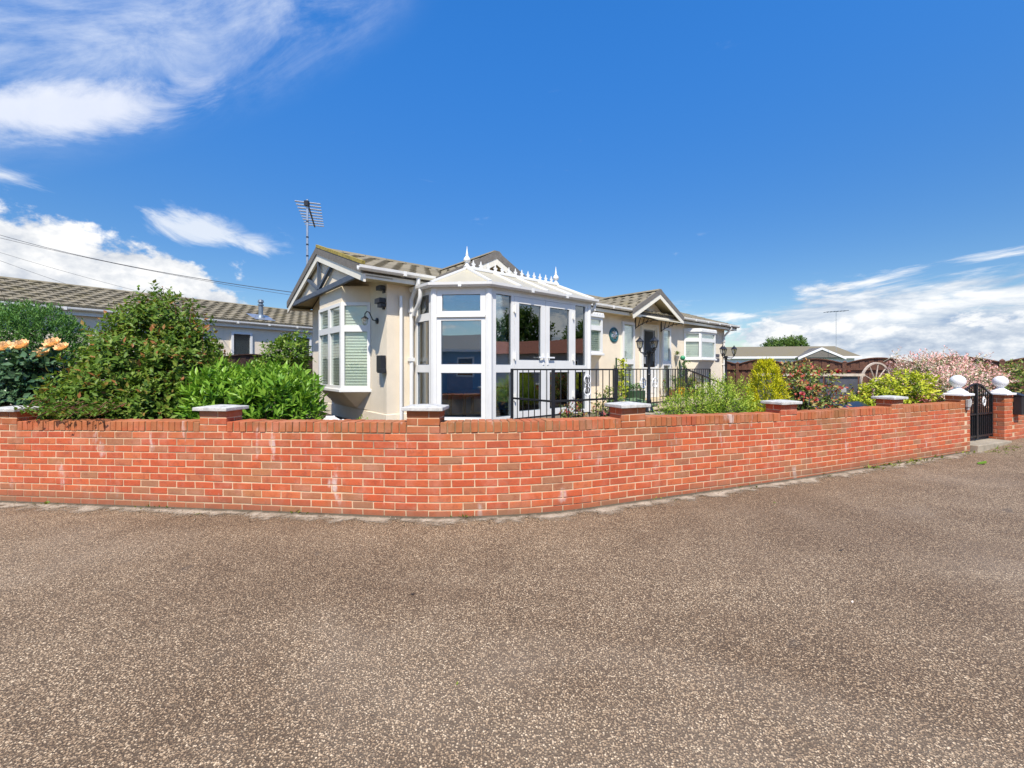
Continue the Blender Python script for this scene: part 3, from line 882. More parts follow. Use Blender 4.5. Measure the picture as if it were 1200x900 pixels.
# ------------------------------------------------------------------ garden ground behind the wall
def garden_z(X):
    return 0.50 - 0.46 * sm((X - 6.2) / 1.6)
vs, fs = [], []
ss = [S0 - 6 + (S1 + 9 - S0 + 6) * i / 90 for i in range(91)]
rows_ = [0.16, 0.5, 1.2, 2.5, 5, 10, 25, 60]
for s in ss:
    p, t, o = path(s)
    for d in rows_:
        q = p - o * d if d < 3 else p - o * 2.5 + Vector((0, 1)) * (d - 2.5)
        z = garden_z(q.x) if d > 0.3 else min(garden_z(q.x), 0.5)
        vs.append((q.x, q.y, z + (0.03 * math.sin(q.x * 3.1) * math.sin(q.y * 2.3) if d < 6 else 0)))
nr = len(rows_)
for i in range(len(ss) - 1):
    for k in range(nr - 1):
        a = i * nr + k; fs.append((a, a + 1, a + nr + 1, a + nr))
gd = np_mesh('garden_soil', np.array(vs), np.array(fs), 'soil', loops=4); struct(gd); gd.data.shade_smooth()

# ------------------------------------------------------------------ gate, far gate pier, wall beyond
GT = DR; GO = Vector((DR.y, -DR.x))
p1 = path(S1)[0]
GW = 1.36
p2 = p1 + GT * GW
fw_ = thing('garden_wall_stub', 'short red brick wall with white ball topped pier beyond the black gate', 'wall', (p2.x, p2.y, 0.05))
zb2 = 0.04
pier(fw_, p2 + GT * 0.164, GT, GO, zb2, 12, core_down=0.3, top='ball')
mb = MB(Frame((p2.x, p2.y, 0), (GT.x, GT.y, 0), (GO.x, GO.y, 0)))
mb.box(0.33, 3.6, -0.2, -0.007, -0.3, zb2 + 10 * COURSE); mb.build('mortar', 'mortar', fw_)
for r in range(10):
    for k in range(14):
        sx = 0.33 + 0.1075 + 0.005 + k * 0.225 + (0.1125 if r % 2 else 0)
        if sx > 3.5: continue
        place(random.choice(STRETCH), 'brick', fw_, p2 + GT * sx, GT, zb2 + r * COURSE + COURSE / 2 + jig() * .5)
for k in range(42):
    place(random.choice(COPE), 'coping_brick', fw_, p2 + GT * (0.37 + k * 0.0755) + GO * 0.003, GT, zb2 + 10 * COURSE + 0.058 + random.gauss(0, .002), random.gauss(0, .008))
th_ = MB(Frame((p1.x, p1.y, 0), (GT.x, GT.y, 0), (GO.x, GO.y, 0))).box(0.01, GW - 0.01, -0.42, 0.10, -0.2, 0.075).build('gate_threshold', 'concrete', bevel=0.01)
struct(th_)

gf = Frame((p1.x, p1.y, 0.10), (GT.x, GT.y, 0), (GO.x, GO.y, 0))
gate = thing('garden_gate', 'black metal garden gate with arched bars between two ball topped piers', 'gate', gf(0.02, -0.16, 0))
def gtop(x): return 0.84 + 0.22 * math.sin(math.pi * min(1, max(0, (x - 0.04) / (GW - 0.08)))) ** 1.3
mb = MB(gf)
x0, x1 = 0.05, GW - 0.05
pts = [(x0 + (x1 - x0) * i / 16, -0.16, gtop(x0 + (x1 - x0) * i / 16)) for i in range(17)]
for i in range(16): mb.bar(pts[i], pts[i + 1], 0.03, 0.03)
mb.box(x0 - 0.02, x0 + 0.02, -0.18, -0.14, 0.02, gtop(x0)); mb.box(x1 - 0.02, x1 + 0.02, -0.18, -0.14, 0.02, gtop(x1))
mb.box(GW / 2 - 0.03, GW / 2 + 0.03, -0.185, -0.135, 0.02, gtop(GW / 2))
mb.box(x0, x1, -0.18, -0.14, 0.05, 0.085); mb.box(x0, x1, -0.18, -0.14, 0.47, 0.50)
mb.build('gate_frame', 'black_metal', gate, bevel=0.003)
for k in range(1, 16):
    x = x0 + (x1 - x0) * k / 16
    if abs(x - GW / 2) < 0.03: continue
    MB(gf).box(x - 0.007, x + 0.007, -0.167, -0.153, 0.085, gtop(x)).build('bar', 'black_metal', gate)
MB(gf).box(x0 + 0.02, x1 - 0.02, -0.172, -0.168, 0.09, 0.46).build('lower_panel', 'black_metal', gate)
sc_ = MB(gf)
for cx in (GW * 0.3, GW * 0.72):
    for k in range(4):
        a0 = k * math.pi / 2
        sc_.tube([(cx + 0.07 * math.cos(a0 + t_) * (1 - t_ / 7), -0.150, 0.72 + 0.09 * math.sin(a0 + t_) * (1 - t_ / 7)) for t_ in [0.4 * j for j in range(10)]], 0.006, 5)
sc_.build('scroll', 'white_paint', gate, smooth=True)
mbx = MB(Frame((p2.x, p2.y, 0), (GT.x, GT.y, 0), (GO.x, GO.y, 0)))
mbx.box(0.36, 0.56, 0.004, 0.115, 0.55, 0.92)
mbx.prism([(0.35, 0.0, 0.92), (0.35, 0.135, 0.92), (0.35, 0.0, 0.985)], (0.22, 0, 0))
lb = mbx.build('letter_box', 'black_plastic', bevel=0.004); tag(lb, 'small black post box fixed to the brick wall beside the far gate pier', 'letter box')
gl = MB(Frame((p1.x, p1.y, 0), (GT.x, GT.y, 0), (GO.x, GO.y, 0)))
gl.box(-0.20, -0.11, 0.006, 0.05, 0.76, 0.90); gl.box(-0.185, -0.125, 0.006, 0.04, 0.71, 0.76)
tag(gl.build('bell_box', 'grey_stone', bevel=0.008), 'small grey bell box on the near gate pier under its white cap', 'bell box')

# ------------------------------------------------------------------ windows and roofs, shared builders
def window(root, fr, W, Hh, cells, fw=0.055, depth=0.07, y0=-0.02, blind=None, glass='glass', sill=None, name='window', back=None, mat='upvc'):
    """fr: x along, y outward, z up, origin at lower left of the frame on the wall face. cells: (x0,x1,z0,z1[,fw])"""
    mb = MB(fr)
    panes = []
    for c in cells:
        a, b, z0, z1 = c[:4]; f = c[4] if len(c) > 4 else fw
        mb.box(a, a + f, y0, y0 + depth, z0, z1); mb.box(b - f, b, y0, y0 + depth, z0, z1)
        mb.box(a + f, b - f, y0, y0 + depth, z0, z0 + f); mb.box(a + f, b - f, y0, y0 + depth, z1 - f, z1)
        panes.append((a + f, b - f, z0 + f, z1 - f))
    w = mb.build(name, mat, root)
    for a, b, z0, z1 in panes:
        # glazing bead and pane
        MB(fr).box(a - 0.006, b + 0.006, y0 + depth * 0.52, y0 + depth * 0.52 + 0.006, z0 - 0.006, z1 + 0.006).build('pane', glass, w)
    if glass == 'glass_cons':
        sl_ = MB(fr); e = 0.007
        for a, b, z0, z1 in panes:
            ya, yb = y0 + depth * 0.52 + 0.006, y0 + depth * 0.52 + 0.016
            sl_.box(a, a + e, ya, yb, z0, z1); sl_.box(b - e, b, ya, yb, z0, z1); sl_.box(a + e, b - e, ya, yb, z0, z0 + e); sl_.box(a + e, b - e, ya, yb, z1 - e, z1)
        sl_.build('seal', 'lead', w)
    if blind:
        bm_ = MB(fr); z = 0.03
        while z < Hh - 0.05:
            bm_.pts([(0.03, y0 + 0.024, z), (W - 0.03, y0 + 0.024, z), (W - 0.03, y0 + 0.006, z + 0.053), (0.03, y0 + 0.006, z + 0.053)], [(0, 1, 2, 3)])
            z += 0.050
        bm_.build('blind', blind, w)
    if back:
        MB(fr).box(0.0, W, y0 - 0.012, y0 - 0.002, 0, Hh).build('backing', back, w)  # dark panel in place of the unlit room
    if sill:
        MB(fr).box(-0.05, W + 0.05, y0, y0 + depth + 0.05, -0.045, -0.002).build('sill', 'upvc', w, bevel=0.005)
    return w

def tiles(mb, fr, x0, x1, y0, z0, run, rise, tw=0.30, ex=0.30, thick=0.012, clip=None, seed=1):
    """tile slope: starts at local (x, y0, z0) and climbs by rise while y falls by run (y outward)"""
    g = random.Random(seed)
    sl = math.hypot(run, rise); cy, cz = -run / sl, rise / sl
    nrow = int(math.ceil(sl / ex))
    for r in range(nrow):
        a = r * ex; b = min(sl, a + ex + 0.05)
        off = (tw / 2 if r % 2 else 0)
        x = x0 - off
        while x < x1:
            xa, xb = max(x0, x + 0.006), min(x1, x + tw - 0.006)
            if clip:
                lo, hi = clip(a); xa, xb = max(xa, lo), min(xb, hi)
            if xb - xa > 0.03:
                lift = thick + g.uniform(0, 0.008)
                mb.rv = g.random()
                def P(xx, d, n_): return (xx, y0 + cy * d + cz * n_, z0 + cz * d - cy * n_)
                m = (xa + xb) / 2; u = 0.55 * (xb - xa) / 2
                # pan and roll profile
                prof = [(xa, 0.0), (m - u, 0.0), (m - u * 0.35, 0.018), (m + u * 0.35, 0.018), (m + u, 0.0), (xb, 0.0)]
                top = [P(px, a, lift + ph) for px, ph in prof] + [P(px, b, 0.004 + ph) for px, ph in prof]
                low = [P(px, a, -0.006) for px, ph in prof]
                ps = top + low
                fs = [(i, i + 1, i + 7, i + 6) for i in range(5)] + [(12 + i, 13 + i, i + 1, i) for i in range(5)]
                mb.pts(ps, fs, fr)
            x += tw
    mb.rv = 0.5
    return mb

# ------------------------------------------------------------------ the cream park home
PHI = R(40.5)
U = Vector((math.cos(PHI), math.sin(PHI), 0)); VB = Vector((-math.sin(PHI), math.cos(PHI), 0))
HO = Vector((-1.99, 6.64, 0))
H = Frame(HO, U, -VB)                     # x along the long front (a), y outward (b), z up
HL, HWD = 12.45, 4.1                      # length, depth
ZE, ZR = 2.95, 3.70                       # gutter and ridge height
RC = -2.05                                # ridge line, in b
home = thing('park_home', 'cream rendered park home with shallow tiled roof, bay windows and gabled porch', 'house', H(0, 0, 0.2))
MB(H).box(0, HL, -HWD, 0, 0.2, ZE - 0.10).build('wall', 'render', home)
MB(H).box(-0.012, HL + 0.012, -HWD - 0.01, 0.012, 0.2, 0.72).build('plinth', 'render', home, bevel=0.01)
# gable ends
gm = MB(H)
for a0, a1 in ((0.0, 0.1), (HL - 0.1, HL)):
    gm.prism([(a0, 0, ZE - 0.10), (a0, -HWD, ZE - 0.10), (a0, RC, ZR - 0.14)], (a1 - a0, 0, 0))
gm.build('gable_wall', 'render', home)
OV = 0.46; EV = 0.24
run = RC - EV; rise = ZR - ZE
# roof decks (solid) and tiles
dm = MB(H)
for sgn, e in ((1, EV), (-1, -HWD - EV)):
    dm.prism([(-OV, e, ZE - 0.01), (-OV, RC, ZR - 0.01), (-OV, RC, ZR - 0.09), (-OV, e, ZE - 0.09)], (HL + 2 * OV, 0, 0))
roof = dm.build('roof', 'verge', home)
tm = MB(H); tiles(tm, H, -OV, HL + OV, EV + 0.03, ZE - 0.005, EV + 0.03 - RC, rise + 0.01, seed=4)
tm.build('roof_tiles', 'tile', roof, kind='stuff', attr=True)
tm = MB(H); tiles(tm, Frame(H(0, 2 * RC, 0), U, VB), -OV, HL + OV, EV + 0.03, ZE - 0.005, EV + 0.03 - RC, rise + 0.01, seed=5)
tm.build('roof_tiles', 'tile', roof, kind='stuff', attr=True)
rm = MB(H)
x = -OV
while x < HL + OV - 0.02:
    rm.rv = random.random()
    L_ = min(0.43, HL + OV - x)
    rm.prism([(x, RC + 0.13, ZR - 0.01), (x, RC + 0.07, ZR + 0.045), (x, RC - 0.07, ZR + 0.045), (x, RC - 0.13, ZR - 0.01)], (L_, 0, 0)); x += 0.44
rm.build('ridge_tiles', 'tile', roof, attr=True)
MB(H).bar((-OV - 0.012, EV + 0.02, ZE + 0.06), (-OV - 0.012, RC, ZR + 0.065), 0.05, 0.05).build('verge_moss', 'lichen', roof)
# verge trim and bargeboards at the near gable
vg = MB(H)
for y0_ in (EV + 0.02, 2 * RC - EV - 0.02):
    vg.prism([(-OV - 0.03, y0_, ZE + 0.035), (-OV - 0.03, RC, ZR + 0.05), (-OV - 0.03, RC, ZR - 0.09), (-OV - 0.03, y0_, ZE - 0.10)], (0.03, 0, 0))
vg.build('verge', 'verge', roof)
bb = MB(H)
for y0_ in (EV + 0.02, 2 * RC - EV - 0.02):
    bb.prism([(-OV - 0.012, y0_, ZE - 0.10), (-OV - 0.012, RC, ZR - 0.09), (-OV - 0.012, RC, ZR - 0.22), (-OV - 0.012, y0_, ZE - 0.22)], (0.035, 0, 0))
bb.build('bargeboard', 'fascia', roof)
# soffits
sf = MB(H)
sf.box(-OV + 0.03, HL + OV - 0.03, 0.0, EV - 0.01, ZE - 0.155, ZE - 0.13)
sf.box(-OV + 0.03, HL + OV - 0.03, -HWD - EV + 0.01, -HWD, ZE - 0.155, ZE - 0.13)
for y0_ in (EV, 2 * RC - EV):
    sf.prism([(-OV + 0.03, y0_, ZE - 0.11), (-OV + 0.03, RC, ZR - 0.10), (-OV + 0.03, RC, ZR - 0.12), (-OV + 0.03, y0_, ZE - 0.13)], (OV - 0.03, 0, 0))
sf.build('soffit', 'soffit', home)
MB(H).box(-OV + 0.03, HL + OV - 0.02, EV - 0.02, EV, ZE - 0.16, ZE - 0.005).build('fascia', 'fascia', home)
# decorative gable timbers in the plane of the bargeboards
ta = -OV + 0.02
def timber(p, q, w): MB(H).bar((ta, p[0], p[1]), (ta, q[0], q[1]), w, 0.05, up=(-U.x, -U.y, 0)).build('gable_timber', 'timber_grey', home)
timber((EV - 0.10, ZE - 0.06), (2 * RC - EV + 0.30, ZE - 0.06), 0.085)
timber((RC, ZE), (RC, ZR - 0.2), 0.045)
timber((RC + 0.02, ZE), (RC + 0.95, ZE + 0.40), 0.055)
timber((RC - 0.02, ZE), (RC - 0.95, ZE + 0.40), 0.055)
MB(H).prism([(ta + 0.05, EV - 0.2, ZE - 0.02), (ta + 0.05, RC, ZR - 0.14), (ta + 0.05, 2 * RC - EV + 0.2, ZE - 0.02)], (0.015, 0, 0)).build('gable_panel', 'render', home)

def gutter(fr, pts, parent, r=0.058, mat='upvc_gutter'):
    """half round channel with a rolled lip along a polyline"""
    mb = MB(fr)
    prof = [(-r, 0.005), (-r * 0.92, -0.035), (-r * 0.4, -0.062), (r * 0.4, -0.062), (r * 0.92, -0.035), (r, 0.005), (r * 0.85, 0.005), (r * 0.75, -0.03), (-r * 0.75, -0.03), (-r * 0.85, 0.005)]
    P = [fr(*p) for p in pts]
    base = len(mb.v)
    for i, p in enumerate(P):
        d0 = (P[i] - P[i - 1]).normalized() if i else (P[1] - P[0]).normalized()
        d1 = (P[i + 1] - P[i]).normalized() if i < len(P) - 1 else d0
        s = (d0 + d1).normalized().cross(Vector((0, 0, 1))).normalized()
        k = 1 / max(0.5, math.cos(d0.angle(d1) / 2) if i not in (0, len(P) - 1) else 1)
        for a, z in prof:
            mb.v.append(p + s * a * k + Vector((0, 0, z))); mb.a.append(0.5)
    m = len(prof)
    for i in range(len(P) - 1):
        for k in range(m):
            a, b = base + i * m + k, base + i * m + (k + 1) % m
            mb.q.append((a, b, b + m, a + m))
    mb.q.append(tuple(base + k for k in range(m))); mb.q.append(tuple(base + (len(P) - 1) * m + k for k in range(m)))
    # joint brackets
    for i in range(len(P) - 1):
        d = P[i + 1] - P[i]; L_ = d.length; d.normalize(); n = int(L_ / 0.9)
        s = d.cross(Vector((0, 0, 1))).normalized()
        for j in range(1, n + 1):
            c = P[i] + d * (L_ * j / (n + 1))
            mb.bar(tuple(c - s * (r + 0.004) - Vector((0, 0, 0.03))), tuple(c + s * (r + 0.004) - Vector((0, 0, 0.03))), 0.05, 0.072, frame=WORLD)
    return mb.build('gutter', mat, parent)
# near run, between cross gables, far run
XG = [(1.95, 1.24), (7.58, 1.27)]         # cross gables: centre along the front, half width
gutter(H, [(-OV - 0.10, EV + 0.05, ZE), (0.86, EV + 0.05, ZE)], home)
gutter(H, [(3.05, EV + 0.05, ZE), (6.34, EV + 0.05, ZE)], home)
gutter(H, [(8.84, EV + 0.05, ZE), (HL + OV + 0.02, EV + 0.05, ZE)], home)
def downpipe(parent, a, ztop, zbot, b0=EV + 0.05, r=0.034, mat='upvc'):
    mb = MB(H)
    mb.tube([(a, b0, ztop), (a, b0, ztop - 0.09), (a, b0 * 0.6, ztop - 0.20), (a, 0.055, ztop - 0.33), (a, 0.055, ztop - 0.45), (a, 0.055, zbot)], r, 10)
    for z in (ztop - 0.5, (ztop + zbot) / 2, zbot + 0.35):
        mb.box(a - r - 0.008, a + r + 0.008, 0.004, 0.055 + r + 0.008, z - 0.03, z + 0.03)
    return mb.build('downpipe', mat, parent, smooth=True)
downpipe(home, 0.40, ZE - 0.05, 0.3)
downpipe(home, 12.30, ZE - 0.05, 0.3)
MB(H).tube([(0.22, 0.045, 2.62), (0.22, 0.05, 2.55), (0.22, 0.05, 0.3)], 0.027, 10).build('waste_pipe', 'upvc', home, smooth=True)

# cross gables over the front
def cross_gable(ac, hw, zap, b0):
    """little gable roof facing the front; b0 = how far the verge stands out"""
    ze = ZE - 0.03
    fr = Frame(H(ac, 0, 0), U, -VB)
    back = RC + 0.2
    d = MB(fr)
    for s in (-1, 1):
        d.prism([(s * hw, b0, ze), (0, b0, zap), (0, b0, zap - 0.07), (s * hw, b0, ze - 0.07)], (0, back - b0, 0))
    rf = d.build('porch_roof', 'verge', home)
    for s in (-1, 1):
        sl = Frame(fr(0, b0 + 0.02, 0), -VB * s * -1.0 if s > 0 else VB * -1.0, U * s)
        t = MB(); e_x = VB
        fr2 = Frame(fr(s * (hw + 0.02), b0 + 0.02, 0), VB, U * s)
        tiles(t, fr2, 0, b0 - back, 0.0, ze + 0.004, hw + 0.02, zap - ze, tw=0.28, ex=0.28, seed=9)
        t.build('roof_tiles', 'tile', rf, kind='stuff', attr=True)
    v_ = MB(fr)
    for s in (-1, 1):
        v_.prism([(s * (hw + 0.02), b0, ze + 0.03), (0, b0, zap + 0.05), (0, b0, zap - 0.085), (s * (hw + 0.02), b0, ze - 0.10)], (0, 0.028, 0))
    v_.build('verge', 'verge', rf)
    w_ = MB(fr)
    for s in (-1, 1):
        w_.prism([(s * (hw + 0.02), b0, ze - 0.10), (0, b0, zap - 0.085), (0, b0, zap - 0.205), (s * (hw + 0.0), b0, ze - 0.215)], (0, 0.018, 0))
    w_.build('bargeboard', 'fascia', rf)
    u_ = MB(fr)
    for s in (-1, 1):
        u_.prism([(s * hw, b0 - 0.02, ze - 0.08), (0, b0 - 0.02, zap - 0.08), (0, b0 - 0.02, zap - 0.10), (s * hw, b0 - 0.02, ze - 0.10)], (0, -b0 + 0.0, 0))
    u_.build('soffit', 'soffit', rf)
    MB(fr).prism([(-hw + 0.10, 0.012, ze - 0.18), (hw - 0.10, 0.012, ze - 0.18), (0, 0.012, zap - 0.1)], (0, -0.08, 0)).build('gable_wall', 'render', rf)
    rr_ = MB(fr); yy = b0 + 0.02
    while yy > back:
        rr_.rv = random.random()
        rr_.prism([(-0.12, yy, zap), (-0.06, yy, zap + 0.05), (0.06, yy, zap + 0.05), (0.12, yy, zap)], (0, -0.40, 0)); yy -= 0.41
    rr_.build('ridge_tiles', 'tile', rf, attr=True)
    return rf
for ac, hw in XG:
    cross_gable(ac, hw, 3.55, 0.34)

# ---- bay windows
def bay(fr, half, dep, side, z0, z1, ztop, below=True, zlow=0.6, blind='blind', split='two', cap=None):
    """three sided bay centred on fr origin. half = half width of its front; side = how much wider at the wall"""
    root_pts = [(-half - side, 0), (-half, dep), (half, dep), (half + side, 0)]
    def slab(z_a, z_b, grow=0.0, name='bay_panel', mat='render', bev=0.0):
        P = [(-half - side - grow, -0.02), (-half - grow * 0.6, dep + grow), (half + grow * 0.6, dep + grow), (half + side + grow, -0.02)]
        return MB(fr).prism([(x, y, z_a) for x, y in P], (0, 0, z_b - z_a)).build(name, mat, home, bevel=bev)
    slab(z0 - 0.05, z0, 0.05, 'bay_sill', 'upvc', 0.006)
    if ztop > z1 + 0.01: slab(z1, ztop, -0.004)
    if below:
        # tapering panel under the sill
        m = MB(fr)
        lo = [(-half - side + 0.02, 0.0), (-half + 0.25, 0.03), (half - 0.25, 0.03), (half + side - 0.02, 0.0)]
        hi = [(-half - side, 0.0), (-half, dep - 0.01), (half, dep - 0.01), (half + side, 0.0)]
        m.pts([(x, y, zlow) for x, y in lo] + [(x, y, z0 - 0.05) for x, y in hi], [(0, 1, 2, 3), (4, 7, 6, 5), (0, 4, 5, 1), (1, 5, 6, 2), (2, 6, 7, 3), (3, 7, 4, 0)])
        m.build('bay_panel', 'render', home)
    Hh = z1 - z0
    facets = [(root_pts[0], root_pts[1], 'one'), (root_pts[1], root_pts[2], split), (root_pts[2], root_pts[3], 'one')]
    for (pa, pb, kind) in facets:
        W = math.hypot(pb[0] - pa[0], pb[1] - pa[1]); ang = math.atan2(pb[1] - pa[1], pb[0] - pa[0])
        f2 = fr.sub(pa[0], pa[1], z0, ang)
        zt = Hh * 0.70
        if kind == 'two': cells = [(0, W / 2, 0, zt), (W / 2, W, 0, zt), (0, W / 2, zt, Hh), (W / 2, W, zt, Hh)]
        elif kind == 'plain': cells = [(0, W, 0, Hh)]
        else: cells = [(0, W, 0, zt), (0, W, zt, Hh)]
        window(home, f2, W, Hh, cells, blind=blind, y0=-0.055, name='bay_window', back='interior_dark')
    if cap:
        for i, (pa, pb, _) in enumerate(facets):
            W = math.hypot(pb[0] - pa[0], pb[1] - pa[1]); ang = math.atan2(pb[1] - pa[1], pb[0] - pa[0])
            f2 = fr.sub(pa[0], pa[1], z1, ang)
            m = MB(f2); m.box(-0.02, W + 0.02, -0.05, 0.05, 0.0, 0.055); m.box(-0.02, W + 0.02, -0.05, 0.035, 0.055, 0.105)
            k = int(W / 0.085)
            for j in range(k):
                xx = W * (j + 0.5) / k
                m.prism([(xx - 0.030, 0.036, 0.060), (xx + 0.030, 0.036, 0.060), (xx + 0.022, 0.036, 0.085), (xx, 0.036, 0.10), (xx - 0.022, 0.036, 0.085)], (0, 0.012, 0))
            m.build('bay_cornice', 'upvc', home)
G = Frame(H(0, 0, 0), VB, -U)             # gable face: x = into depth (d), y = outward
# G is left handed for outward normals, so flip x through a centre frame
GB = Frame(H(0, -1.60, 0), -VB, -U)       # x runs towards the front corner
bay(GB, 0.63, 0.38, 0.32, 1.10, 2.58, 2.86, zlow=0.74)
bay(Frame(H(10.40, 0, 0), U, -VB), 0.50, 0.36, 0.34, 1.76, 2.58, 2.58, zlow=1.0, split='one', cap=True)
bay(Frame(H(4.62, 0, 0), U, -VB), 0.42, 0.36, 0.30, 1.80, 2.62, 2.62, zlow=1.1, split='one', cap=True)

# ---- front door, side lights
def fw2(a, z): return Frame(H(a, 0, z), U, -VB)
window(home, fw2(6.30, 0.68), 0.54, 1.98, [(0, 0.54, 0, 0.95), (0, 0.54, 0.95, 1.98)], fw=0.065, y0=-0.01, blind='blind')
window(home, fw2(8.22, 0.66), 0.48, 1.96, [(0, 0.48, 0, 0.95), (0, 0.48, 0.95, 1.96)], fw=0.065, y0=-0.01, blind='blind')
dr = MB(fw2(7.16, 0.63))
dr.box(0, 0.07, -0.01, 0.06, 0, 2.04); dr.box(0.79, 0.86, -0.01, 0.06, 0, 2.04); dr.box(0.07, 0.79, -0.01, 0.06, 1.96, 2.04)
door = dr.build('front_door', 'upvc', home)
dl = MB(fw2(7.16, 0.63)); dl.box(0.07, 0.79, -0.005, 0.025, 0.02, 0.86); dl.box(0.07, 0.14, -0.005, 0.025, 0.86, 1.96); dl.box(0.72, 0.79, -0.005, 0.025, 0.86, 1.96); dl.box(0.14, 0.72, -0.005, 0.025, 1.89, 1.96)
for (za, zb_) in ((0.14, 0.44), (0.50, 0.80)):
    dl.box(0.18, 0.68, 0.025, 0.033, za, zb_)
dl.build('door_leaf', 'upvc', door)
MB(fw2(7.16, 0.63)).box(0.14, 0.72, 0.002, 0.010, 0.86, 1.89).build('pane', 'dark_glass', door)
MB(fw2(7.16, 0.63)).box(0.155, 0.20, 0.026, 0.06, 0.95, 1.14).build('handle', 'galv', door, bevel=0.006)
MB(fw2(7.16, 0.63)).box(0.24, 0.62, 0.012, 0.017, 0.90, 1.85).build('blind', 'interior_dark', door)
# curved polycarbonate canopy over the door on iron brackets
cn = MB(H); n = 10
prof = [(0.02 + 0.66 * i / n, 2.84 - 0.15 * (i / n) ** 1.8) for i in range(n + 1)]
ps = [(6.86, y, z) for y, z in prof] + [(8.30, y, z) for y, z in prof]
cn.pts(ps + [(x, y, z - 0.012) for x, y, z in ps], [(i, i + 1, n + 2 + i, n + 1 + i) for i in range(n)] + [(2 * n + 2 + i, 3 * n + 3 + i, 3 * n + 4 + i, 2 * n + 3 + i) for i in range(n)])
canopy = cn.build('door_canopy', 'poly_roof', home)
for a in (6.92, 8.22):
    b_ = MB(H)
    b_.box(a - 0.012, a + 0.012, 0.0, 0.03, 2.50, 2.83)
    for i in range(n): b_.bar((a, prof[i][0], prof[i][1] - 0.03), (a, prof[i + 1][0], prof[i + 1][1] - 0.03), 0.022, 0.022)
    b_.tube([(a, 0.02, 2.53), (a, 0.16, 2.60), (a, 0.36, 2.68), (a, 0.60, 2.69)], 0.011, 6)
    for k in range(4):
        y = 0.10 + 0.12 * k
        b_.bar((a, y, 2.57 + 0.03 * k), (a, y + 0.07, 2.80 - 0.012 * k * k), 0.014, 0.014)
    b_.build('bracket', 'black_metal', canopy)

# ------------------------------------------------------------------ conservatory
CF = 0.63
cons = thing('conservatory', 'white framed glass conservatory with pale panelled roof and ridge finials', 'conservatory', H(2.1, 0.6, CF - 0.3))
CB = 1.20
CP = [(0.518, 0.03), (0.518, 0.593), (1.125, CB), (3.50, CB), (3.50, 0.03)]
ZH = 2.68
MB(H).prism([(x, y, CF - 0.33) for x, y in [(0.50, 0.0), (0.50, 0.60), (1.118, CB + 0.018), (3.518, CB + 0.018), (3.518, 0.0)]], (0, 0, 0.33)).build('base', 'concrete', cons)
for (x, y) in CP[1:4]:
    MB(H).lathe([(0.062, 0), (0.062, ZH - CF)], (x, y, CF), 8).build('corner_post', 'upvc', cons)
def facet(i):
    pa, pb = CP[i], CP[i + 1]
    W = math.hypot(pb[0] - pa[0], pb[1] - pa[1]); ang = math.atan2(pb[1] - pa[1], pb[0] - pa[0])
    return H.sub(pa[0], pa[1], CF, ang), W
hz = ZH - CF
f0, w0 = facet(0)
window(cons, f0, w0, hz, [(0.0, w0 - 0.05, 0.0, 0.82), (0.0, w0 - 0.05, 0.82, 1.64), (0.0, w0 - 0.05, 1.64, hz)], fw=0.06, y0=-0.04, depth=0.075, glass='glass_cons')
f1, w1 = facet(1)
wn = window(cons, f1, w1, hz, [(0.05, w1 - 0.05, 0.0, 0.82, 0.065), (0.05, w1 - 0.05, 0.82, 1.63, 0.065), (0.05, w1 - 0.05, 1.63, hz, 0.08)], y0=-0.04, depth=0.075, glass='glass_cons')
MB(f1).box(0.05, w1 - 0.05, 0.036, 0.062, 1.615, 1.645).build('drip_bead', 'upvc', wn)
f2, w2 = facet(2)
XD = [0.05, 0.485, 1.195, 1.915, w2 - 0.05]
window(cons, f2, w2, hz, [(XD[0], XD[1], 0, 0.82), (XD[0], XD[1], 0.82, hz)], fw=0.06, y0=-0.04, depth=0.075, glass='glass_cons')
window(cons, f2, w2, hz, [(XD[3], XD[4], 0, 0.82), (XD[3], XD[4], 0.82, hz)], fw=0.06, y0=-0.04, depth=0.075, glass='glass_cons')
MB(f2).box(XD[1], XD[3], -0.04, 0.035, hz - 0.06, hz).build('door_head', 'upvc', cons)
for k in range(2):
    a, b = XD[1 + k] + 0.004, XD[2 + k] - 0.004
    dd = window(cons, f2, w2, hz, [(a, b, 0.02, 0.86, 0.10), (a, b, 0.86, hz - 0.064, 0.10)], y0=-0.035, depth=0.072, glass='glass_cons', name='french_door')
    hx = b - 0.05 if k == 0 else a + 0.05
    hm = MB(f2); hm.box(hx - 0.018, hx + 0.018, 0.036, 0.046, 0.88, 1.08); hm.box(hx - 0.008, hx + 0.008, 0.046, 0.075, 1.0, 1.02)
    hm.box(*((hx - 0.13, hx + 0.01) if k == 0 else (hx - 0.01, hx + 0.13)), 0.066, 0.084, 0.998, 1.022)
    hm.build('handle', 'white_paint', dd, bevel=0.003)
    for z in (0.35, 1.02, 1.78):
        xx = a if k == 0 else b
        h_ = MB(f2); h_.box(xx - 0.022, xx + 0.022, 0.034, 0.056, z - 0.045, z + 0.045); h_.tube([(xx, 0.06, z - 0.07), (xx, 0.06, z + 0.07)], 0.012, 8)
        h_.build('hinge', 'upvc_gutter', dd)
f3, w3 = facet(3)
window(cons, f3, w3, hz, [(0.05, w3 / 2, 0, 0.82), (w3 / 2, w3, 0, 0.82), (0.05, w3 / 2, 0.82, hz), (w3 / 2, w3, 0.82, hz)], fw=0.06, y0=-0.04, depth=0.075, glass='glass_cons')
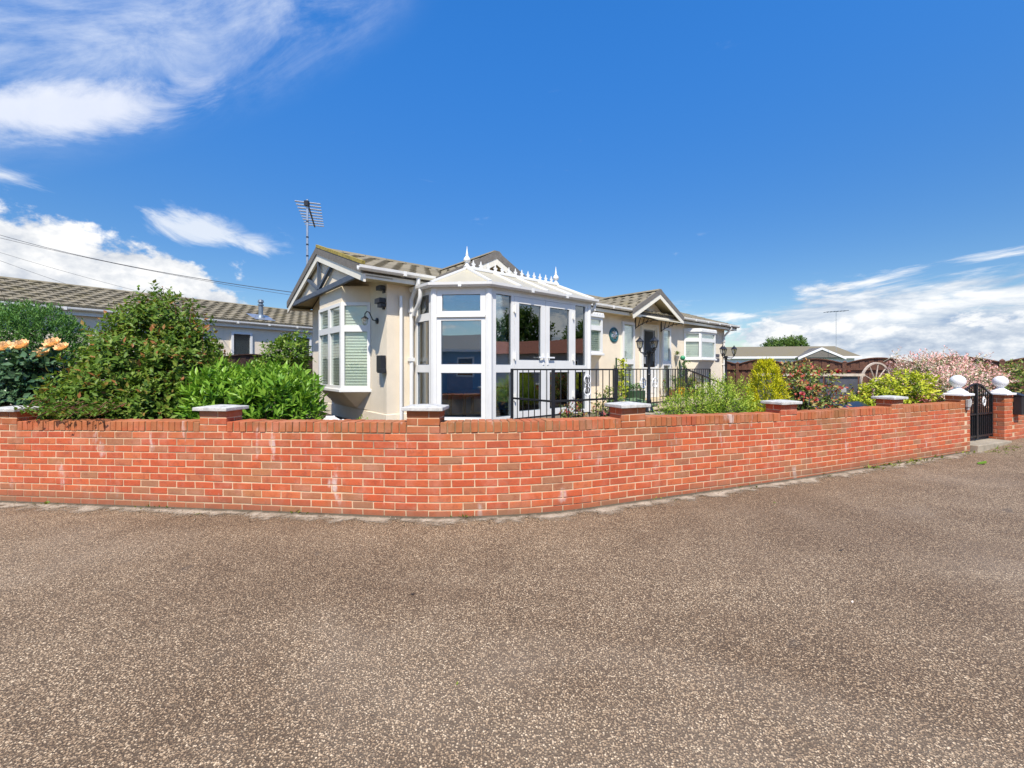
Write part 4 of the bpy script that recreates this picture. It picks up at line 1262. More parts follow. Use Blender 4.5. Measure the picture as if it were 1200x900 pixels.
# eaves beam, gutter
EB = 0.035
def ring(g):   # wall plate outline pushed out by g
    return [(0.518 - g, 0.03), (0.518 - g, 0.593 + g * 0.41), (1.125 - g * 0.41, CB + g), (3.50 + g, CB + g), (3.50 + g, 0.03)]
MB(H).prism([(x, y, ZH) for x, y in ring(0.05)], (0, 0, 0.055)).build('eaves_beam', 'upvc', cons)
gutter(H, [(x, y, ZH + 0.085) for x, y in ring(0.10)], cons, r=0.052, mat='upvc')
dp = MB(H)
dp.tube([(0.40, 0.36, ZH + 0.03), (0.40, 0.36, ZH - 0.08), (0.40, 0.30, ZH - 0.2), (0.41, 0.16, ZH - 0.30), (0.41, 0.12, ZH - 0.36)], 0.034, 10)
dp.build('downpipe', 'upvc', cons, smooth=True)
dp = MB(H)
dp.tube([(3.64, CB + 0.05, ZH + 0.03), (3.64, CB + 0.05, ZH - 0.1), (3.64, CB - 0.1, ZH - 0.16)], 0.032, 10); dp.build('downpipe', 'upvc', cons, smooth=True)
# roof: panels and glazing bars rising to the ridge
ZRc = 3.10; ZP = ZH + 0.075; BR = 0.55
R0 = Vector((1.16, BR, ZRc)); R1 = Vector((3.30, BR, ZRc))
rg = ring(0.085)
E_ = [Vector((x, y, ZP)) for x, y in rg]
def panel(pts):
    a = [tuple(p) for p in pts]
    m = MB(H); m.prism(a, (0, 0, 0.02)); return m.build('roof_panel', 'poly_roof', cons)
def gbar(p, q, w=0.05):
    m = MB(H); m.bar(tuple(p + Vector((0, 0, 0.03))), tuple(q + Vector((0, 0, 0.03))), w, 0.035)
    return m.build('glazing_bar', 'upvc', cons, bevel=0.004)
panel([E_[0], E_[1], R0]); panel([E_[1], (E_[1] + E_[2]) / 2, R0]); panel([(E_[1] + E_[2]) / 2, E_[2], R0])
gbar(E_[1], R0); gbar(E_[2], R0)
ns = 4
for k in range(ns):
    p = E_[2].lerp(E_[3], k / ns); q = E_[2].lerp(E_[3], (k + 1) / ns)
    panel([p, q, R0.lerp(R1, (k + 1) / ns), R0.lerp(R1, k / ns)])
    if k: gbar(p, R0.lerp(R1, k / ns), 0.045)
gbar(E_[3], R1); panel([E_[3], E_[4], R1])
bk0 = Vector((0.43, 0.03, ZP)); bk1 = Vector((3.58, 0.03, ZP))
panel([bk0, R0, R1, bk1])
MB(H).box(R0.x - 0.04, R1.x + 0.04, BR - 0.055, BR + 0.055, ZRc + 0.0, ZRc + 0.055).build('ridge', 'upvc', cons, bevel=0.01)
def finial(x, h):
    m = MB(H)
    m.lathe([(0.05, 0), (0.05, 0.06 * h), (0.03, 0.10 * h), (0.03, 0.2 * h), (0.055, 0.26 * h), (0.06, 0.34 * h), (0.05, 0.42 * h), (0.028, 0.5 * h), (0.02, 0.54 * h), (0.026, 0.58 * h), (0.016, 0.68 * h), (0.003, 1.0 * h)], (x, BR, ZRc + 0.05), 14)
    return m.build('finial', 'upvc', cons, smooth=True)
finial(R0.x, 0.34); finial(R1.x, 0.34)
nc = 13
for k in range(nc):
    x = R0.x + 0.13 + (R1.x - R0.x - 0.26) * k / (nc - 1)
    m = MB(H)
    m.prism([(x - 0.045, BR - 0.008, ZRc + 0.05), (x - 0.02, BR - 0.008, ZRc + 0.085), (x - 0.045, BR - 0.008, ZRc + 0.115), (x - 0.015, BR - 0.008, ZRc + 0.13), (x, BR - 0.008, ZRc + 0.185),
             (x + 0.015, BR - 0.008, ZRc + 0.13), (x + 0.045, BR - 0.008, ZRc + 0.115), (x + 0.02, BR - 0.008, ZRc + 0.085), (x + 0.045, BR - 0.008, ZRc + 0.05)], (0, 0.016, 0))
    m.build('cresting', 'upvc', cons)
# inside: floor, a lining added in the blue mirrored by the panes, curtains, a low table and chair
MB(H).box(0.60, 3.44, 0.03, CB - 0.08, CF + 0.0, CF + 0.02).build('floor', 'deck_stone', cons)
MB(H).box(0.56, 3.47, 0.016, 0.034, CF + 0.02, ZH).build('added_lining', 'mirrored_blue', cons)
def curtain(p, q, z0, z1, label):
    m = MB(H); n = 26
    P = []
    for i in range(n + 1):
        t = i / n; x = p[0] + (q[0] - p[0]) * t; y = p[1] + (q[1] - p[1]) * t
        dx, dy = q[1] - p[1], -(q[0] - p[0]); l = math.hypot(dx, dy)
        w = 0.012 * math.sin(t * 2 * math.pi * 5)
        P.append((x + dx / l * w, y + dy / l * w))
    ps = [(x, y, z0) for x, y in P] + [(x, y, z1) for x, y in P]
    m.pts(ps, [(i, i + 1, n + 2 + i, n + 1 + i) for i in range(n)])
    o = m.build('curtain', 'curtain', None, smooth=True); return tag(o, label, 'curtain')
curtain((0.64, 0.10), (0.64, 0.56), CF + 0.03, ZH - 0.05, 'cream curtain hanging inside the narrow end window of the conservatory')
tb = thing('side_table', 'small round dark table inside the conservatory', 'table', H(1.75, 0.55, CF + 0.02))
m = MB(H); m.lathe([(0.24, 0.44), (0.24, 0.47)], (1.75, 0.55, CF + 0.02), 20); m.build('table_top', 'black_plastic', tb)
m = MB(H); m.lathe([(0.15, 0), (0.15, 0.02), (0.025, 0.04), (0.025, 0.44)], (1.75, 0.55, CF + 0.02), 14); m.build('pedestal', 'black_plastic', tb)
for i, (a, lab) in enumerate(((1.25, 'wicker chair beside the corner window inside the conservatory'), (2.75, 'wicker chair behind the french doors inside the conservatory'))):
    ch = thing('chair', lab, 'chair', H(a, 0.45, CF + 0.02))
    m = MB(H); m.box(a - 0.26, a + 0.26, 0.22, 0.72, CF + 0.36, CF + 0.46); m.build('seat', 'terracotta', ch, bevel=0.03)
    m = MB(H); m.box(a - 0.26, a + 0.26, 0.16, 0.24, CF + 0.40, CF + 0.92); m.build('backrest', 'terracotta', ch, bevel=0.03)
    for sx in (-0.23, 0.23):
        for sy in (0.25, 0.68):
            MB(H).box(a + sx - 0.02, a + sx + 0.02, sy - 0.02, sy + 0.02, CF + 0.02, CF + 0.37).build('leg', 'stem', ch)

# ------------------------------------------------------------------ raised terrace, steps
ter = MB(H); ter.box(3.54, 9.3, 0.02, 1.70, 0.3, 0.615); t_ = ter.build('terrace', 'concrete'); struct(t_)
k = 0
for i in range(12):
    for j in range(4):
        a = 3.68 + i * 0.47; b = 0.02 + j * 0.435
        MB(H).box(a + 0.004, a + 0.466, b + 0.004, b + 0.431 + (0.03 if j == 3 else 0), 0.615, 0.645 + random.uniform(-.002, .002)).build('paving_slab', 'deck_stone', t_)
st = MB(H); st.box(5.1, 6.6, 1.72, 2.05, 0.3, 0.50); s_ = st.build('step', 'deck_stone', bevel=0.01); struct(s_)

# ------------------------------------------------------------------ railings
def railing(name, label, pts, ztop, zmid, zbot, posts, spacing, rbar=0.006, rail=0.035, decor=None, group=None, postw=0.045, zmid_at=None):
    """pts: world xy polyline"""
    root = thing(name, label, 'railing', (pts[0][0], pts[0][1], zbot), group)
    for i in range(len(pts) - 1):
        p, q = Vector(pts[i]), Vector(pts[i + 1])
        L_ = (q - p).length; d = (q - p) / L_
        m = MB(); m.bar((p.x, p.y, ztop), (q.x, q.y, ztop), rail, rail * 0.6); m.build('top_rail', 'black_metal', root)
        m = MB(); m.bar((p.x, p.y, zmid), (q.x, q.y, zmid), rail * 0.75, rail * 0.75); m.build('lower_rail', 'black_metal', root)
        n = int(L_ / spacing)
        for k in range(1, n):
            c = p + d * (L_ * k / n)
            MB().box(c.x - rbar, c.x + rbar, c.y - rbar, c.y + rbar, zbot + 0.02, ztop).build('bar', 'black_metal', root)
    for (x, y, zt) in posts:
        m = MB(); m.box(x - postw / 2, x + postw / 2, y - postw / 2, y + postw / 2, zbot, zt)
        m.build('post', 'black_metal', root)
    return root
ra = railing('front_railing', 'black railing with corner post standing in front of the conservatory doors', [(0.0, 6.10), (0.54, 5.48), (1.50, 6.05)], EYE - 0.012, 1.02, 0.50,
             [(0.0, 6.10, EYE), (0.54, 5.48, EYE + 0.0), (1.50, 6.05, EYE + 0.01)], 0.112)
def scrollwork(root, c, ux, uy, mat='white_paint', s=1.0):
    m = MB(Frame(c, (ux, uy, 0), (uy, -ux, 0)))
    for sx in (-1, 1):
        for sz in (-1, 1):
            m.tube([(sx * (0.005 + 0.045 * math.sin(t_) * s), 0, sz * (0.02 + 0.055 * s * (1 - math.cos(t_)))) for t_ in [0.35 * j for j in range(10)]], 0.009, 6)
    m.tube([(0, 0, -0.14 * s), (0, 0, 0.14 * s)], 0.012, 6)
    return m.build('scroll', mat, root, smooth=True)
dx, dy = Vector((0.96, 0.57)).normalized()
scrollwork(ra, (1.04, 5.765, 1.22), dx, dy, s=1.1)
scrollwork(ra, (1.035, 5.762, 1.22), dx, dy, 'black_metal', s=0.8)

def hp(a, b): v = H(a, b, 0); return (v.x, v.y)
rb = railing('terrace_railing', 'black railing with white rings along the terrace edge opposite the front door', [hp(3.75, 1.62), hp(6.5, 1.62)], EYE - 0.012, 0.74, 0.645,
             [(*hp(3.75, 1.62), EYE), (*hp(6.5, 1.62), EYE)], 0.125)
for a in (4.72, 5.18):
    m = MB(H)
    for rr_, zz in ((0.10, 1.16),):
        m.tube([(a + rr_ * math.cos(t_), 1.62, zz + rr_ * math.sin(t_)) for t_ in [2 * math.pi * j / 20 for j in range(21)]], 0.012, 6)
    m.tube([(a - 0.06, 1.62, 1.16), (a + 0.06, 1.62, 1.16)], 0.01, 6); m.tube([(a, 1.62, 1.05), (a, 1.62, 1.27)], 0.01, 6)
    m.build('ring', 'white_paint', rb, smooth=True)
rc = railing('terrace_railing', 'black railing under the far bay window, beyond the steps', [hp(6.9, 0.95), hp(9.2, 0.95)], EYE - 0.012, 0.76, 0.645,
             [(*hp(6.9, 0.95), EYE), (*hp(9.2, 0.95), EYE)], 0.125)
rd = thing('stair_handrail', 'black sloping handrail running down the steps past the far bay window', 'handrail', H(6.5, 1.62, 0.5))
m = MB(H); m.bar((6.5, 1.62, EYE - 0.01), (9.1, 1.62, 0.93), 0.04, 0.03); m.build('top_rail', 'black_metal', rd)
for k in range(6):
    a = 6.9 + k * 0.42; z = EYE - 0.01 - (a - 6.5) / 2.6 * 0.51
    MB(H).box(a - 0.01, a + 0.01, 1.61, 1.63, 0.3, z).build('bar', 'black_metal', rd)

# ------------------------------------------------------------------ lamp posts with lanterns
def lantern_part(root, c, s=1.0):
    fr = Frame(c, (1, 0, 0), (0, 1, 0))
    b = MB(fr)
    b.lathe([(0.02 * s, 0), (0.035 * s, 0.02 * s), (0.02 * s, 0.04 * s), (0.05 * s, 0.06 * s), (0.05 * s, 0.068 * s)], n=6)
    for k in range(6):
        t_ = math.pi / 3 * k
        b.bar((0.048 * s * math.cos(t_), 0.048 * s * math.sin(t_), 0.065 * s), (0.078 * s * math.cos(t_), 0.078 * s * math.sin(t_), 0.21 * s), 0.008 * s, 0.008 * s)
    b.lathe([(0.095 * s, 0.205 * s), (0.098 * s, 0.215 * s), (0.055 * s, 0.265 * s), (0.035 * s, 0.275 * s), (0.035 * s, 0.285 * s), (0.012 * s, 0.30 * s), (0.014 * s, 0.315 * s), (0.003 * s, 0.335 * s)], n=6)
    o = b.build('lantern', 'black_metal', root)
    g = MB(fr); g.lathe([(0.044 * s, 0.07 * s), (0.073 * s, 0.204 * s)], n=6); g.build('lantern_glass', 'lamp_glass', o)
    return o
def lamp_post(label, x, y, z0, zarm, arms, s=0.85):
    root = thing('lamp_post', label, 'lamp post', (x, y, z0), 'triple lantern lamp posts on the terrace')
    m = MB(Frame((x, y, z0), (1, 0, 0), (0, 1, 0)))
    h = zarm - z0
    m.lathe([(0.105, 0), (0.105, 0.03), (0.085, 0.05), (0.075, 0.10), (0.055, 0.13), (0.045, 0.20), (0.05, 0.22), (0.036, 0.26), (0.030, h * 0.6), (0.042, h * 0.61), (0.028, h * 0.63), (0.026, h - 0.08), (0.045, h - 0.05), (0.045, h)], n=14)
    m.build('pole', 'black_metal', root, smooth=True)
    for i, (ax, ay, az) in enumerate(arms):
        a = MB(Frame((x, y, zarm), (1, 0, 0), (0, 1, 0)))
        if abs(ax) + abs(ay) > 0.01:
            a.tube([(0, 0, -0.02), (ax * 0.4, ay * 0.4, -0.045), (ax * 0.85, ay * 0.85, -0.035), (ax, ay, 0.0)], 0.012, 7)
            a.tube([(ax * 0.1, ay * 0.1, -0.09), (ax * 0.45, ay * 0.45, -0.10), (ax * 0.7, ay * 0.7, -0.05)], 0.007, 6)
            a.build('arm', 'black_metal', root, smooth=True)
        lantern_part(root, (x + ax, y + ay, zarm + az), s)
    return root
lp = H(4.55, 1.86, 0)
lamp_post('black triple lantern lamp post in front of the white front door', lp.x, lp.y, 0.60, 1.80, [(-0.17, 0.02, 0.0), (0.12, 0.10, 0.0), (0.06, -0.16, 0.0)])
MB(H).box(4.30, 4.80, 1.72, 2.06, 0.3, 0.60).build('lamp_plinth', 'concrete', bevel=0.01)
pl_ = bpy.data.objects['lamp_plinth']; tag(pl_, 'low stone plinth under the lamp post by the terrace railing', 'plinth')
lp = H(8.55, 1.66, 0)
lamp_post('black triple lantern lamp post by the white downpipe at the far house corner', lp.x, lp.y, 0.3, 1.78, [(-0.14, -0.10, 0.0), (0.03, 0.14, 0.0), (0.20, -0.03, 0.0)])

# ------------------------------------------------------------------ fittings on the house
wl = thing('wall_lantern', 'black swan neck wall lamp with glass shade on the gable beside the bay window', 'wall lamp', H(-0.01, -0.34, 2.2))
m = MB(G)
m.lathe([(0.05, 0.0), (0.05, 0.02), (0.02, 0.03)], n=14, frame=Frame(G(0.36, 0.0, 2.24), VB, (0, 0, 1), -U))
m.tube([(0.36, 0.02, 2.24), (0.36, 0.08, 2.25), (0.36, 0.11, 2.31), (0.36, 0.14, 2.37), (0.36, 0.18, 2.38), (0.36, 0.21, 2.34), (0.36, 0.21, 2.30)], 0.009, 8)
m.build('bracket', 'black_metal', wl, smooth=True)
m = MB(G); m.lathe([(0.015, 0.0), (0.058, -0.035), (0.062, -0.042), (0.02, -0.02)], (0.36, 0.21, 2.30), 14); m.build('lamp_cover', 'black_metal', wl)
m = MB(G); m.lathe([(0.052, -0.038), (0.040, -0.12), (0.022, -0.15)], (0.36, 0.21, 2.30), 12); m.build('lamp_shade', 'lamp_glass', wl)
def boxthing(name, label, cat, fr, boxes, mat, bev=0.006):
    m = MB(fr)
    for b in boxes: m.box(*b)
    return tag(m.build(name, mat, bevel=bev), label, cat)
boxthing('floodlight', 'black floodlight at the top of the house corner right under the eaves', 'floodlight', G, [(0.01, 0.17, 0.012, 0.11, 2.70, 2.77), (0.04, 0.13, 0.0, 0.02, 2.66, 2.72)], 'black_plastic')
boxthing('floodlight', 'black floodlight box on the house corner above the wall lamp', 'floodlight', G, [(0.0, 0.20, 0.015, 0.12, 2.49, 2.57), (0.02, 0.16, 0.0, 0.09, 2.43, 2.49), (0.06, 0.12, 0.0, 0.03, 2.40, 2.52)], 'black_plastic')
boxthing('mail_box', 'black wall mailbox on the gable corner below the wall lamp', 'mailbox', G, [(0.0, 0.17, 0.013, 0.10, 1.40, 1.66), (0.03, 0.20, 0.013, 0.07, 1.46, 1.58), (-0.02, 0.12, 0.013, 0.11, 1.38, 1.45)], 'black_plastic')
# round plaque
m = MB(Frame(H(5.98, 0, 2.30), U, (0, 0, 1), -VB))
m.lathe([(0.19, 0.0), (0.19, 0.02), (0.165, 0.03), (0.15, 0.02), (0.02, 0.025)], n=26)
pq = m.build('wall_plaque', 'teal', smooth=True); tag(pq, 'round dark teal decorative plaque on the cream wall between small bay and side window', 'wall plaque')
m = MB(Frame(H(5.98, 0, 2.30), U, (0, 0, 1), -VB))
for k in range(7):
    t_ = k * 2 * math.pi / 7
    m.tube([(0.02 * math.cos(t_), 0.02 * math.sin(t_), 0.026), (0.08 * math.cos(t_ + .4), 0.08 * math.sin(t_ + .4), 0.03), (0.13 * math.cos(t_ + .9), 0.13 * math.sin(t_ + .9), 0.026)], [0.02, 0.022, 0.004], 6)
m.build('relief', 'galv', pq, smooth=True)
# slate number plates by the far bay (too small to read)
boxthing('number_plate', 'upper small dark plate on the wall beside the far bay window', 'sign', H, [(11.72, 12.02, 0.0, 0.02, 1.86, 1.95)], 'slate_panel', 0.003)
boxthing('number_plate', 'lower small dark plate on the wall beside the far bay window', 'sign', H, [(11.72, 12.02, 0.0, 0.02, 1.70, 1.81)], 'slate_panel', 0.003)
# small wall planter
wpn = thing('wall_planter', 'small wall planter with dry plant beside the door side window', 'planter', H(9.0, 0.0, 1.7))
m = MB(H); m.lathe([(0.01, -0.16), (0.05, -0.02), (0.07, 0.02), (0.06, 0.02)], (9.0, 0.08, 1.80), 12); m.build('pot', 'grey_stone', wpn, smooth=True)
Pn = np.array([tuple(H(9.0 + random.uniform(-.05, .05), 0.09 + random.uniform(-.04, .04), 1.86 + random.uniform(0, .06))) for _ in range(40)])
sprig_leaves('foliage', Pn, np.tile(np.array([[0, 0, 1.0]]), (40, 1)) + rng.normal(size=(40, 3)) * .6, 'leaf_redgreen', wpn, k=4, slen=0.07, L=0.05, W=0.016, dark=0.2, seed=5)

# TV aerial on the gable
ar = thing('tv_aerial', 'grey rooftop television aerial on a tall mast at the house gable', 'aerial', (-4.15, 8.48, 3.4))
m = MB(); m.tube([(-4.15, 8.48, 3.40), (-4.15, 8.48, 4.88)], 0.021, 10)
m.build('mast', 'galv', ar, smooth=True)
for z in (3.50, 3.72, 3.95, 4.10, 4.42):
    MB().tube([(-4.15, 8.48, z), (-4.15, 8.48, z + 0.03)], 0.024, 10).build('mast_tape', 'black_plastic', ar)
m = MB(); m.bar((-4.15, 8.48, 3.55), (-3.9, 8.35, 3.55), 0.03, 0.03); m.bar((-4.15, 8.48, 3.44), (-3.9, 8.35, 3.40), 0.02, 0.02); m.build('wall_bracket', 'galv', ar)
b0, b1 = Vector((-4.13, 8.44, 4.80)), Vector((-4.66, 9.88, 4.80))
m = MB(); m.bar(tuple(b0), tuple(b1), 0.028, 0.028); m.build('boom', 'black_plastic', ar)
ed = Vector((0.94, 0.345, 0)).normalized()
for k in range(9):
    c = b0.lerp(b1, 0.04 + 0.94 * k / 8) + Vector((0, 0, 0.025))
    w = 0.235 - 0.004 * k
    m = MB(); m.bar(tuple(c - ed * w), tuple(c + ed * w), 0.055, 0.012); m.build('element', 'galv', ar)
MB().box(-4.19, -4.11, 8.42, 8.50, 4.74, 4.84).build('clamp', 'black_plastic', ar)

# ------------------------------------------------------------------ pots, planters and trellises on the terrace
def foliage_at(root, c, r, n, mat, k=5, L=0.06, W=0.025, slen=0.08, seed=1, up=0.6, name='foliage', flat=1.0, **kw):
    P, O = blob_points([(c[0], c[1], c[2], r, r, r * flat)], n, seed=seed)
    return sprig_leaves(name, P, O, mat, root, k=k, slen=slen, L=L, W=W, up=up, seed=seed + 1, **kw)
def pot(name, label, cat, p, r, h, mat, leaf=None, fr_=0.2, n=60, flower=None, seed=1):
    root = thing(name, label, cat, p)
    m = MB(Frame(p, (1, 0, 0), (0, 1, 0)))
    m.lathe([(r * 0.7, 0), (r * 0.98, h * 0.86), (r * 1.08, h * 0.87), (r * 1.08, h), (r * 0.92, h), (r * 0.9, h * 0.9)], n=18)
    m.build('pot', mat, root, smooth=True)
    if leaf: foliage_at(root, (p[0], p[1], p[2] + h + fr_ * 0.6), fr_, n, leaf, seed=seed)
    if flower: foliage_at(root, (p[0], p[1], p[2] + h + fr_ * 0.75), fr_, int(n * 0.6), flower, k=4, L=0.035, W=0.03, slen=0.04, seed=seed + 7, name='flowers')
    return root
def trough(label, a0, a1, b0, b1, z, h, leaf, seed):
    root = thing('planter', label, 'planter', H((a0 + a1) / 2, (b0 + b1) / 2, z))
    m = MB(H); m.box(a0, a1, b0, b1, z, z + h); m.build('box', 'dark_green', root, bevel=0.008)
    P = np.array([tuple(H(random.uniform(a0, a1), random.uniform(b0, b1), z + h + random.uniform(0, .14))) for _ in range(70)])
    sprig_leaves('foliage', P, np.tile(np.array([[0, 0, 1.0]]), (70, 1)) + rng.normal(size=(70, 3)) * .5, leaf, root, k=5, L=0.06, W=0.025, slen=0.09, seed=seed)
trough('dark green planter box below the side window left of the front door', 6.35, 6.85, 0.10, 0.36, 0.645, 0.24, 'leaf_hedge', 11)
trough('dark green planter box below the far bay window', 9.0, 9.28, 0.10, 0.5, 0.645, 0.36, 'leaf_photinia', 12)
pot('plant_pot', 'yellow glazed pot beside the front door with reddish plant', 'plant pot', tuple(H(8.80, 0.32, 0.645)), 0.15, 0.26, 'yellow_glaze', 'leaf_redgreen', 0.14, 50, seed=3)
def trellis(label, ac, z0, z1, w, leaf, seed, ball=False):
    root = thing('trellis', label, 'trellis', H(ac, 0.12, z0))
    m = MB(H)
    for s in (-1, 1): m.box(ac + s * w - 0.015, ac + s * w + 0.015, 0.10, 0.13, z0, z1)
    m.build('upright', 'dark_green', root)
    n = int((z1 - z0) / 0.16)
    for k in range(n):
        z = z0 + 0.08 + k * 0.16
        MB(H).box(ac - w, ac + w, 0.105, 0.125, z - 0.01, z + 0.01).build('slat', 'dark_green', root)
    P = np.array([tuple(H(ac + random.uniform(-w, w), 0.13 + random.uniform(0, .12), random.uniform(z0, z1 - 0.05))) for _ in range(110)])
    O = np.tile(np.array([[U.y, -U.x, 0.2]]), (110, 1)) + rng.normal(size=(110, 3)) * .7
    sprig_leaves('climber', P, O, leaf, root, k=4, L=0.06, W=0.035, slen=0.08, seed=seed)
    return root
trellis('narrow trellis with yellowish climber left of the front door side window', 6.08, 0.645, 1.72, 0.15, 'leaf_goldleaf', 21)
trellis('narrow dark green trellis beside the far bay window', 9.22, 0.645, 1.70, 0.13, 'leaf_hedge', 22)
gb = H(9.22, 0.14, 1.77)
m = MB(Frame(gb, (1, 0, 0), (0, 1, 0))); m.lathe([(0.005, -0.075)] + [(0.075 * math.sin(t_), -0.075 * math.cos(t_)) for t_ in [0.3 * j for j in range(1, 10)]] + [(0.005, 0.075)], n=16)
o_ = m.build('glass_ball', 'dark_green', smooth=True); MATS['ball_green'] = None
simple('ball_green', (0.05, 0.33, 0.16), 0.2, 0.2, 10.0); o_.data.materials[0] = MATS['ball_green']
tag(o_, 'bright green garden ball on top of the far trellis', 'garden ball')
pot('plant_pot', 'dark pot with tall brown and green plant beside the conservatory railing', 'plant pot', (1.50, 6.40, 0.52), 0.16, 0.26, 'black_plastic', 'leaf_redgreen', 0.22, 90, seed=31)
pot('flower_pot', 'pot of red and white flowers under the railing corner', 'flower pot', (0.85, 5.95, 0.50), 0.14, 0.22, 'black_plastic', 'leaf_redgreen', 0.15, 60, 'flower_red', seed=33)
pot('flower_pot', 'pot of red flowers beside the pier under the railing end', 'flower pot', (1.33, 6.10, 0.50), 0.14, 0.16, 'black_plastic', 'leaf_redgreen', 0.15, 40, 'flower_red', seed=35)
pot('plant_pot', 'terracotta pot with bushy plant at the foot of the handrail', 'plant pot', tuple(H(8.2, 0.35, 0.645)), 0.15, 0.22, 'terracotta', 'leaf_photinia', 0.22, 80, seed=37)
pot('flower_pot', 'pot with red leaved shrub on the terrace below the far bay', 'flower pot', tuple(H(8.75, 0.72, 0.645)), 0.14, 0.22, 'terracotta', 'leaf_redgreen', 0.24, 90, seed=39)
mt = MB(H); mt.prism([(4.35, 1.0, 0.66), (4.35, 1.55, 0.66), (4.35, 1.55, 0.68), (4.35, 1.0, 0.80)], (1.1, 0, 0)); tag(mt.build('ramp_mat', 'mat_green', bevel=0.008), 'faded green sloping mat on the terrace behind the pier', 'mat')

# ------------------------------------------------------------------ neighbouring home on the left
NP = R(55)
NU = Vector((math.cos(NP), math.sin(NP), 0)); NV = Vector((-math.sin(NP), math.cos(NP), 0))
NF = Frame((-8.9, 10.8, 0), NU, -NV)       # gutter line
nh = thing('neighbour_home', 'long beige park home with brown tiled roof behind the leafy hedge', 'house', NF(0, -0.3, 0.2))
NL0, NL1 = -7.0, 8.5
MB(NF).box(NL0 + 0.3, NL1 - 0.3, -3.75, -0.13, 0.2, 2.80).build('wall', 'render_far', nh)
MB(NF).prism([(NL1 - 0.4, -0.25, 2.8), (NL1 - 0.4, -2.0, 3.52), (NL1 - 0.4, -3.75, 2.8)], (0.1, 0, 0)).build('gable_wall', 'render_far', nh)
MB(NF).prism([(NL0 + 0.3, -0.25, 2.8), (NL0 + 0.3, -2.0, 3.52), (NL0 + 0.3, -3.75, 2.8)], (0.1, 0, 0)).build('gable_wall', 'render_far', nh)
d = MB(NF)
d.prism([(NL0, -0.02, 2.85), (NL0, -1.98, 3.56), (NL0, -1.98, 3.48), (NL0, -0.02, 2.77)], (NL1 - NL0, 0, 0))
d.prism([(NL0, -3.98, 2.85), (NL0, -2.02, 3.56), (NL0, -2.02, 3.48), (NL0, -3.98, 2.77)], (NL1 - NL0, 0, 0))
nrf = d.build('roof', 'verge', nh)
t_m = MB(NF); tiles(t_m, NF, NL0, NL1, 0.02, 2.855, 2.0, 0.715, tw=0.27, ex=0.25, thick=0.03, seed=14)
t_m.build('roof_tiles', 'tile', nrf, kind='stuff', attr=True)
rm = MB(NF); x = NL0
while x < NL1 - 0.05:
    rm.rv = random.random(); rm.prism([(x, -1.86, 3.56), (x, -1.93, 3.615), (x, -2.07, 3.615), (x, -2.14, 3.56)], (0.43, 0, 0)); x += 0.44
rm.build('ridge_tiles', 'tile', nrf, attr=True)
MB(NF).box(NL0, NL1, -0.05, -0.025, 2.66, 2.83).build('fascia', 'upvc_gutter', nh)
MB(NF).box(NL0, NL1, -0.14, -0.05, 2.66, 2.685).build('soffit', 'upvc_gutter', nh)
gutter(NF, [(NL0, 0.04, 2.82), (NL1, 0.04, 2.82)], nh)
for t0 in (1.50, 3.33):
    fr = Frame(NF(t0, -0.13, 1.78), NU, -NV)
    window(nh, fr, 0.56, 0.74, [(0, 0.56, 0, 0.74)], fw=0.06, y0=-0.005, back=None, sill=True)
    MB(fr).box(0.02, 0.54, 0.002, 0.012, 0.02, 0.72).build('dark_backing', 'interior_dark', nh)  # dark sheet on the wall face stands in for an unlit room
fl = thing('flue_pipe', 'blue grey flue pipe with cowl on the neighbouring tiled roof', 'flue', NF(2.45, -0.42, 3.0))
m = MB(Frame(NF(2.45, -0.42, 2.99), (1, 0, 0), (0, 1, 0))); m.lathe([(0.13, 0.0), (0.10, 0.10), (0.065, 0.14), (0.062, 0.42), (0.085, 0.43), (0.085, 0.46), (0.06, 0.47), (0.06, 0.52), (0.09, 0.53), (0.07, 0.60), (0.02, 0.62)], n=16); m.build('pipe', 'lead', fl, smooth=True)
m = MB(NF); m.prism([(2.15, -0.12, 2.945), (2.75, -0.12, 2.945), (2.75, -0.72, 3.16), (2.15, -0.72, 3.16)], (0, 0, 0.012)); m.build('flashing', 'galv', fl)

